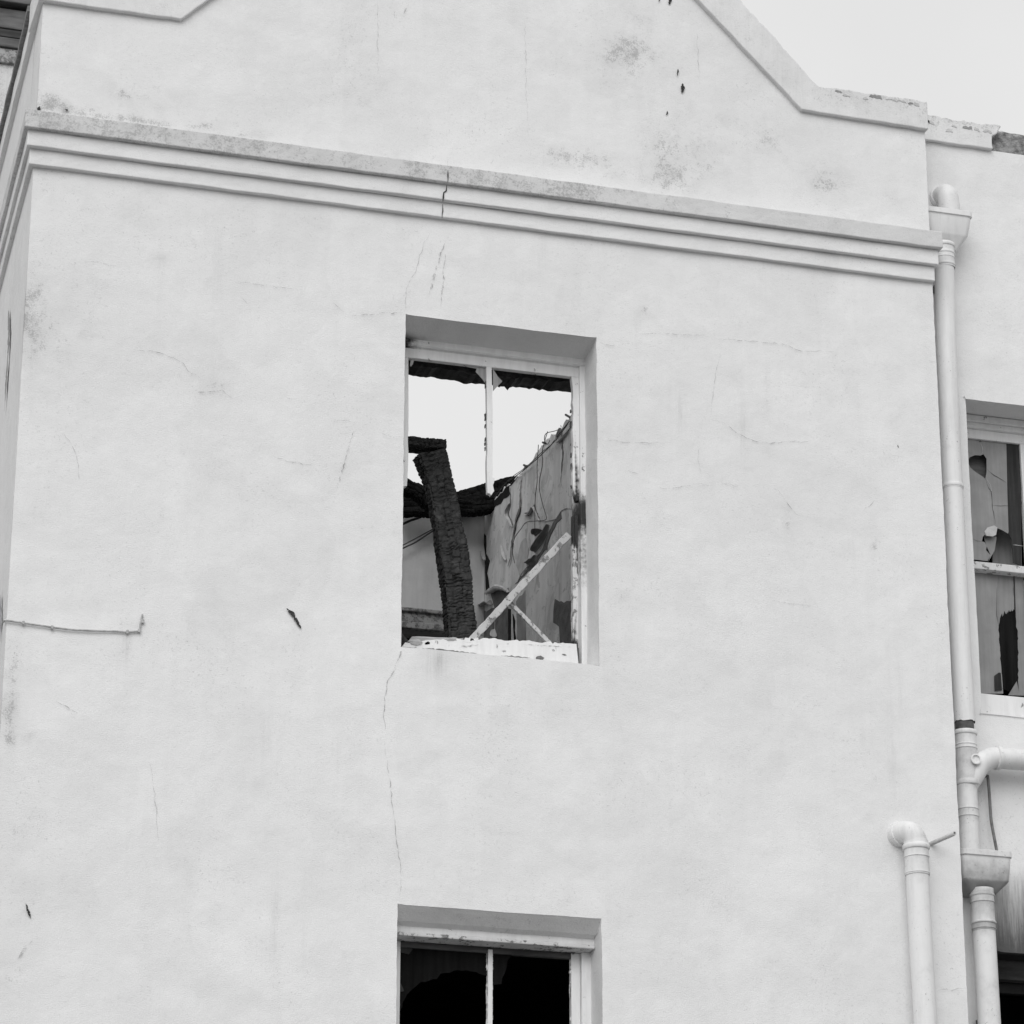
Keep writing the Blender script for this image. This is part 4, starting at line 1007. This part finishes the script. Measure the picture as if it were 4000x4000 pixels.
# lower left pane
v, f = prism([(7.089,7.806),(7.316,7.792),(7.312,7.744),(7.301,7.689),(7.291,7.535),(7.302,7.475),(7.301,7.384),(7.305,7.188),(7.306,7.095),(7.051,7.071)], .538, .542); mk('broken_pane', v, f, M['pane_light'], win3)
v, f = prism([(7.317,7.792),(7.411,7.808),(7.399,7.577),(7.374,7.570),(7.317,7.530),(7.302,7.483),(7.294,7.536),(7.302,7.689)], .538, .542); mk('broken_pane', v, f, M['pane_mid'], win3)
v, f = prism(jag([(7.302,7.479),(7.315,7.526),(7.320,7.550),(7.324,7.532),(7.331,7.556),(7.335,7.541),(7.342,7.566),(7.347,7.547),(7.354,7.571),(7.359,7.556),(7.366,7.575),(7.372,7.559),(7.381,7.581),(7.385,7.566),(7.395,7.588),(7.400,7.575),(7.403,7.531),(7.404,7.485),(7.412,7.463),(7.398,7.174),(7.339,7.105),(7.308,7.125),(7.304,7.233),(7.302,7.384)], .02, .004, 4, True), .537, .5405); mk('sooty_pane', v, f, M['pane_black'], win3)
v, f = prism([(7.414,7.808),(7.466,7.802),(7.436,7.095),(7.401,7.103),(7.398,7.175),(7.413,7.463),(7.405,7.486)], .538, .542); mk('broken_pane', v, f, M['pane_mid'], win3)
v, f = prism([(7.258,7.190),(7.285,7.211),(7.296,7.209),(7.298,7.111),(7.255,7.103)], .532, .536); mk('glass_shard', v, f, M['pane_dark'], win3)
v, f = prism([(7.332,7.086),(7.387,7.170),(7.399,7.102),(7.429,7.093)], .532, .536); mk('glass_shard', v, f, M['pane_mid'], win3)
for i, pl in enumerate(([(7.235,8.530),(7.246,8.500),(7.239,8.460)], [(7.262,8.376),(7.304,8.345),(7.374,8.310)], [(7.252,8.319),(7.261,8.281),(7.283,8.245),(7.283,8.166),(7.296,8.059)], [(7.263,8.313),(7.281,8.284),(7.282,8.252),(7.264,8.250)], [(7.146,8.488),(7.168,8.459)], [(7.146,7.957),(7.180,7.946),(7.211,7.945)], [(7.392,7.945),(7.455,7.944)], [(7.283,8.164),(7.382,8.173),(7.461,8.177)], [(7.405,7.802),(7.400,7.659)])):
    v, f = ribbon(pl, .0022, .4975 if i < 8 else .535, 300 + i, .002); mk('glass_crack', v, f, M['pane_dark'] if i % 3 else M['flake'], win3)
for zl, zh, yy, nm in ((8.545, 7.80, .500, 'pane_mid'), (7.76, bt[0][1], .538, 'pane_light')):
    xa, xb = mb[0][0] + .031, x1 - .031
    v, f = prism([(xa, zl), (xb, zl), (xb, zh + .3), (xb - .08, zh + .22), (xb - .05, zh), (xa + .12, zh), (xa + .2, zh + .18), (xa, zh + .26)], yy, yy + .004); mk('broken_pane', v, f, M[nm], win3)
# wing lower opening: blackened head board, no glass
x0, x1 = V2[0], V2[1]
v, f = prism([(x0 - .003, 5.605), (x1 + .003, 5.605), (x1 + .003, 5.50), (x0 - .003, 5.50)], .44, .58)
win4 = mk('window', v, f, M['boards'], house, bevel=.006)
win4['label'] = 'fire-blackened lower window opening of the wing'
bar('jamb_lining', x0 - .003, x0 + .04, .46, .58, 3.8, 5.50, M['boards'], win4)
bar('jamb_lining', x1 - .04, x1 + .003, .46, .58, 3.8, 5.50, M['boards'], win4)
bar('top_rail', x0 + .04, x1 - .04, .49, .53, 5.44, 5.495, M['soot'], win4)
bar('sill', x0, x1, .40, .58, 3.79, 3.85, M['boards'], win4)

# ------------------------------------------------------------------ drainpipes
def joints(base, *zs, k=.28, h=.03):
    # grime that has collected in the joints and run a little way below them
    return {'dirt_shade': lambda v: base + sum(k * math.exp(-((v[2] - z) / (h if v[2] < z else .008)) ** 2) for z in zs)}
def ringed(rad, z0, z1, rings, cx, cy):
    prof = [(rad, z0)]
    for z, dr, h in rings: prof += [(rad, z), (rad + dr * .6, z + .0005), (rad + dr, z + h * .25), (rad + dr, z + h * .75), (rad + dr * .6, z + h - .0005), (rad, z + h)]
    prof.append((rad, z1))
    return lathe(prof, cx, cy)
def hopper(cx, w_top, w_bot, yf, yb, zt, zb, zlow, parent, mat, dirt_shade_f):
    """rain hopper: flared box with a rim, its floor falling back to the outlet"""
    hw, hb = w_top / 2, w_bot / 2
    rim = .03
    # shell as outline rings from the bottom up, rounded front corners
    def ring(h, y_f, y_b, z, c=.03):
        pts = [(cx - h, y_b, z)]
        for s, a0 in ((-1, 180), (1, 270)):
            for q in range(5):
                a = math.radians(a0 + 90 * q / 4)
                pts.append((cx + s * (h - c) + c * math.cos(a), y_f + c + c * math.sin(a), z))
        pts.append((cx + h, y_b, z))
        return pts
    R = [ring(hb * .55, yf + .055, yb, zlow, .02), ring(hb * .93, yf + .016, yb, zb - .012, .03), ring(hb, yf + .010, yb, zb), ring(hb + (hw - hb) * .8, yf + .003, yb, zt - rim - .006), ring(hw - .006, yf + .002, yb, zt - rim - .002), ring(hw, yf - .006, yb, zt - rim), ring(hw, yf - .006, yb, zt), ring(hw - .008, yf + .004, yb - .004, zt), ring(hw - .012, yf + .010, yb - .006, zt - .09)]
    m = len(R[0]); v = [p for q in R for p in q]; f = []
    for i in range(len(R) - 1):
        for s in range(m): f.append((i * m + s, i * m + (s + 1) % m, (i + 1) * m + (s + 1) % m, (i + 1) * m + s))
    f += [tuple(range(m - 1, -1, -1)), tuple((len(R) - 1) * m + s for s in range(m))]
    return mk('hopper_head', v, f, mat, parent, smooth=True, fn={'dirt_shade': dirt_shade_f}, bevel=.0015, angle=50)

PX, PY = 6.889, .140
dp = thing('rainwater_downpipe', (PX, PY, 6.74), 'tall white downpipe from the upper hopper head, broken off at its foot', 'drainpipe')
hopper(6.918, .285, .235, .062, .249, 9.715, 9.575, 9.495, dp, M['pvc'], lambda v: .05)
ep = [(6.955, .26, 9.87), (6.955, .21, 9.872), (6.955, .178, 9.86), (6.957, .160, 9.835), (6.960, .155, 9.79), (6.962, .155, 9.70), (6.962, .157, 9.66)]
v, f = tube(catmull(ep, 6), .060, 28); mk('inlet_bend', v, f, M['pvc'], dp, smooth=True, fn={'dirt_shade': lambda v: .35})
v, f = tube([(6.955, .257, 9.868), (6.955, .225, 9.872)], .068, 28); mk('bend_socket', v, f, M['plaster'], dp, smooth=False, bevel=.006)
# pipe: slightly offset near the top, ragged broken foot
def longpipe(path, rad, seg=32):
    return tube(catmull(path, 6), rad, seg, caps=False)
v, f = longpipe([(PX + .02, PY, 9.50), (PX + .012, PY, 9.2), (PX + .006, PY, 8.9), (PX + .002, PY, 8.5), (PX, PY, 8.0), (PX, PY, 7.4), (PX + .002, PY, 6.775)], .055)
v = [(x, y, z + (.010 * mnoise.noise(Vector((x * 60, y * 60, 1))) if z < 6.78 else 0)) for x, y, z in v]
mk('pipe', v, f, M['pvc'], dp, smooth=True, fn=joints(.16, 9.38, 8.08, k=.22))
v, f = ringed(.0575, 9.385, 9.535, [(9.395, .0035, .012), (9.44, .002, .006), (9.465, .004, .014), (9.51, .006, .02)], PX + .0195, PY)
mk('socket', v, f, M['pvc'], dp, smooth=True, fn=joints(.15, 9.40, 9.44, 9.51))
zc = 8.085
v, f = ringed(.0565, zc - .006, zc + .03, [(zc, .004, .02)], PX, PY); mk('collar', v, f, M['pvc'], dp, smooth=True)
for z in (8.02, 9.28, 7.1):
    mk('wall_bracket', *box(PX - .02, PX + .02, PY + .04, .2495, z, z + .03), M['metal'], dp, bevel=.003)
v, f = lathe([(.0495, 6.70), (.0495, 6.80)], PX, PY); mk('pipe_core', v, f, M['pvc_dark'], dp, smooth=True)

sp_ = thing('soil_pipe', (PX, PY, 6.08), 'white branched pipe with round access cap, above the lower hopper', 'drainpipe')
v, f = ringed(.0585, 6.43, 6.727, [(6.433, .0065, .026), (6.625, .003, .008), (6.645, .003, .008), (6.703, .0065, .024)], PX, PY)
v[0:0] = []
mk('branch_body', v, f, M['pvc'], sp_, smooth=True, fn=joints(.2, 6.70, 6.625, 6.46))
v, f = ringed(.0545, 6.04, 6.432, [(6.26, .003, .008), (6.30, .003, .008)], PX - .006, PY); mk('pipe', v, f, M['pvc'], sp_, smooth=True, fn=joints(.2, 6.43, 6.30, 6.26))
bz_ = 6.597
v, f = tube(catmull([(PX, PY, 6.44), (PX + .035, PY, 6.49), (PX + .08, PY, 6.555), (PX + .14, PY, 6.592), (PX + .19, PY, bz_)], 6), [.056] * 25, 30); mk('swept_arm', v, f, M['pvc'], sp_, smooth=True, fn={'dirt_shade': lambda v: .2})
v, f = tube([(PX + .165, PY, bz_), (PX + .167, PY, bz_), (PX + .169, PY, bz_), (PX + .186, PY, bz_), (PX + .188, PY, bz_), (PX + .189, PY, bz_)], [.056, .060, .0645, .0645, .061, .055], 30); mk('arm_collar', v, f, M['pvc'], sp_, smooth=True)
v, f = tube([(PX + .187, PY, bz_), (7.6, PY, bz_ + .006), (8.6, PY, bz_ + .016)], .0555, 32); mk('branch_pipe', v, f, M['pvc'], sp_, smooth=True, fn={'dirt_shade': lambda v: .30})
capx, capz = PX + .022, 6.558
v, f = lathe([(.026, .03), (.026, .066), (.028, .068), (.028, .075), (.021, .0755), (.020, .066), (.0005, .066)], 0, 0, 24)
mk('access_cap', [(capx + a, PY - c, capz + b) for a, b, c in v], f, M['pvc'], sp_, smooth=True)
v, f = tube([(capx, PY - .060, capz), (capx - .002, PY - .066, capz)], .008, 12); mk('cap_stud', v, f, M['pvc'], sp_)
v, f = prism(jag([(6.979,6.507),(7.010,6.531),(7.032,6.518),(7.009,6.506)], .02, .006, 3, True), .19, .24); mk('broken_bracket', v, f, M['metal'], sp_)

lp = thing('lower_downpipe', (6.94, .135, 0), 'white pipe with grimy hopper head below the branched pipe', 'drainpipe')
hopper(6.945, .285, .255, .062, .249, 6.075, 5.925, 5.865, lp, M['pvc'], lambda v: .35 + (1.5 * max(0, 1 - (v[2] - 5.865) / .08)))  # grime, plus the shade of the underside painted in towards the bottom
LX, LY = 6.937, .135
v, f = ringed(.0605, 5.665, 5.885, [(5.672, .003, .008), (5.70, .005, .014), (5.81, .003, .008), (5.845, .004, .014)], LX, LY); mk('socket', v, f, M['pvc'], lp, smooth=True, fn=joints(.4, 5.672, 5.70, 5.81, 5.87))
v, f = longpipe([(LX, LY, 5.68), (LX + .002, LY, 5.4), (LX + .004, LY, 4.8), (LX + .004, LY, 3), (LX + .004, LY, 0)], .0585); mk('pipe', v, f, M['pvc'], lp, smooth=True, fn=joints(.28, 5.67))
for z in (5.2, 3.2): mk('wall_bracket', *box(LX - .02, LX + .02, LY + .04, .2495, z, z + .03), M['metal'], lp, bevel=.003)

FX, FY = 6.484, -.095
fp = thing('waste_downpipe', (FX, FY, 0), 'white waste pipe bending out of the front wall near its right edge', 'drainpipe')
v, f = tube(catmull([(6.434, .02, 6.094), (6.438, -.025, 6.097), (6.450, -.065, 6.094), (6.467, -.09, 6.077), (6.478, -.097, 6.052), (6.486, -.096, 6.02)], 6), .0575, 30); mk('elbow', v, f, M['pvc'], fp, smooth=True, fn={'dirt_shade': lambda v: .3})
v, f = tube(catmull([(6.432, .01, 6.094), (6.434, -.012, 6.096), (6.438, -.03, 6.097)], 4), .0645, 30); mk('elbow_socket', v, f, M['pvc'], fp, bevel=.004, fn={'dirt_shade': lambda v: .3})
v, f = ringed(.0615, 5.865, 6.045, [(5.872, .002, .006), (5.955, .003, .008), (5.998, .008, .026)], FX, FY); mk('collar', v, f, M['pvc'], fp, smooth=True, fn=joints(.15, 5.998, 5.955, 5.872))
v, f = longpipe([(FX, FY, 5.9), (FX + .002, FY, 5.5), (FX + .008, FY, 5.1), (FX + .01, FY, 4), (FX + .01, FY, 0)], .0585); mk('pipe', v, f, M['pvc'], fp, smooth=True, fn=joints(.18, 5.868, k=.2))
for z in (4.6, 2.2): mk('wall_bracket', *box(FX - .01, FX + .03, FY + .05, .004, z, z + .03), M['metal'], fp, bevel=.003)
ov = [(6.597,6.061)]; oe = [(6.665,6.078)]
P0 = Vector((ov[0][0], .02, ov[0][1] - .0)); P1 = Vector((oe[0][0], -.17, oe[0][1]))
D_ = (P1 - P0).normalized()
v, f = tube([P0, P0.lerp(P1, .5), P1], .0115, 16, caps=False)
v2, f2 = tube([P1 - D_ * .06, P1 - D_ * .03, P1], .0085, 16, caps=False)
v, f = add((v, f), (v2, [tuple(reversed(q)) for q in f2]))
f += [(32 + q, 32 + (q + 1) % 16, 80 + (q + 1) % 16, 80 + q) for q in range(16)] + [tuple(48 + q for q in range(16))]
tag(mk('overflow_pipe', v, f, M['pvc'], None, loc=tuple(P0), smooth=True, fn={'dirt_shade': lambda v: .55}), 'short thin overflow pipe stub sticking out beside the waste pipe', 'pipe')
rp = [(7.032,6.518),(7.035,6.476),(7.037,6.404),(7.038,6.333),(7.039,6.282)] + [(7.040,6.272),(7.046,6.187),(7.052,6.111)]
v, f = tube(catmull([(x, .2, z) for x, z in rp[:4]] + [(x, .2 - .01 * i, z) for i, (x, z) in enumerate(rp[5:])], 4), .008, 10)
tag(mk('thin_pipe', v, f, M['metal'], None, loc=(rp[-1][0], .19, rp[-1][1]), smooth=True), 'thin grey rod running from the branch pipe down into the lower hopper', 'pipe')

# cable clipped to the front near the left corner
cb = thing('cable', (1.9, 0, 6.7), 'thin painted cable clipped across the front wall at the left corner', 'cable')
cp = [(1.866,6.792),(1.905,6.790),(1.955,6.787),(2.022,6.783),(2.093,6.779),(2.170,6.776),(2.242,6.778),(2.313,6.782),(2.375,6.787),(2.457,6.791),(2.508,6.800),(2.516,6.810),(2.520,6.843),(2.527,6.887)]
v, f = tube(catmull([(1.866, .06, cp[0][1] + .012), (1.868, .01, cp[0][1] + .004)] + [(x, -.0105, z) for x, z in cp], 4), .0048, 8)
mk('sheath', v, f, M['cable'], cb, smooth=True)
for x, z in [(1.955,6.787),(2.093,6.778),(2.457,6.790),(2.515,6.802),(2.530,6.851)]:
    mk('clip', *box(x - .006, x + .006, -.018, -.003, z - .010, z + .010), M['cable'], cb, bevel=.003)

# ------------------------------------------------------------------ the taller block behind, past the left corner
RY = 6.0
rb = thing('rear_building', (0, RY, 0), 'taller block with dark boarded eaves behind the left corner of the house', 'building')
zb_ = [q[1] for q in [(2.314,13.617),(2.322,13.479),(2.324,13.434),(2.332,13.296),(2.336,13.232),(2.340,13.155),(2.347,13.041)]]
vw, fw_ = box(-7, 2.05, RY, RY + 5, 0, zb_[6] + .02)
nxx, nzv = 40, 60; vv = []; ff = []
for i in range(nxx + 1):
    for j in range(nzv + 1):
        vv.append((-4 + 6.95 * i / nxx, RY, zb_[6] * j / nzv))
for i in range(nxx):
    for j in range(nzv):
        a = i * (nzv + 1) + j; ff.append((a, a + nzv + 1, a + nzv + 2, a + 1))
k_ = len(vv)
vv += [(-4, RY + 5, 0), (-4, RY + 5, zb_[6]), (2.95, RY + 5, 0), (2.95, RY + 5, zb_[6])]
ff += [(k_, k_ + 2, k_ + 3, k_ + 1), (k_, 0, nzv, k_ + 1), (k_ + 2, k_ + 3, nxx * (nzv + 1) + nzv, nxx * (nzv + 1))]
mk('wall', vv, ff, M['plaster'], rb, fn={'dirt_shade': lambda v: .55 if v[2] > zb_[6] - .5 else .3, 'streak': lambda v: .2, 'soot': lambda v: .0})
mk('eaves_board', *box(-4.1, 2.9, RY - .03, RY + .3, zb_[6], zb_[5]), M['board_peel'], rb, bevel=.008)
mk('eaves_board', *box(-4.1, 2.9, RY - .05, RY + .3, zb_[5] + .002, zb_[4]), M['board_grey'], rb, bevel=.006)
mk('eaves_board', *box(-4.1, 2.9, RY - .055, RY + .3, zb_[4] + .002, zb_[3]), M['boards'], rb, bevel=.006)
mk('eaves_board', *box(-4.1, 2.9, RY - .065, RY + .3, zb_[3] + .002, zb_[2] + .02), M['board_grey'], rb, bevel=.006)
mk('eaves_board', *box(-4.1, 2.9, RY - .02, RY + .3, zb_[2] + .022, zb_[1]), M['soot'], rb)
mk('eaves_board', *box(-4.1, 2.9, RY - .12, RY + .3, zb_[1] + .002, zb_[1] + .5), M['board_grey'], rb, bevel=.006)
mk('roof', *prism([(RY - .3, zb_[1] + .5), (RY + 5.3, zb_[1] + .5), (RY + 2.5, zb_[1] + 2.2)], -4.2, 2.95, 'x'), M['boards'], rb)

for o in bpy.data.objects:
    if '_base' in o: del o['_base']
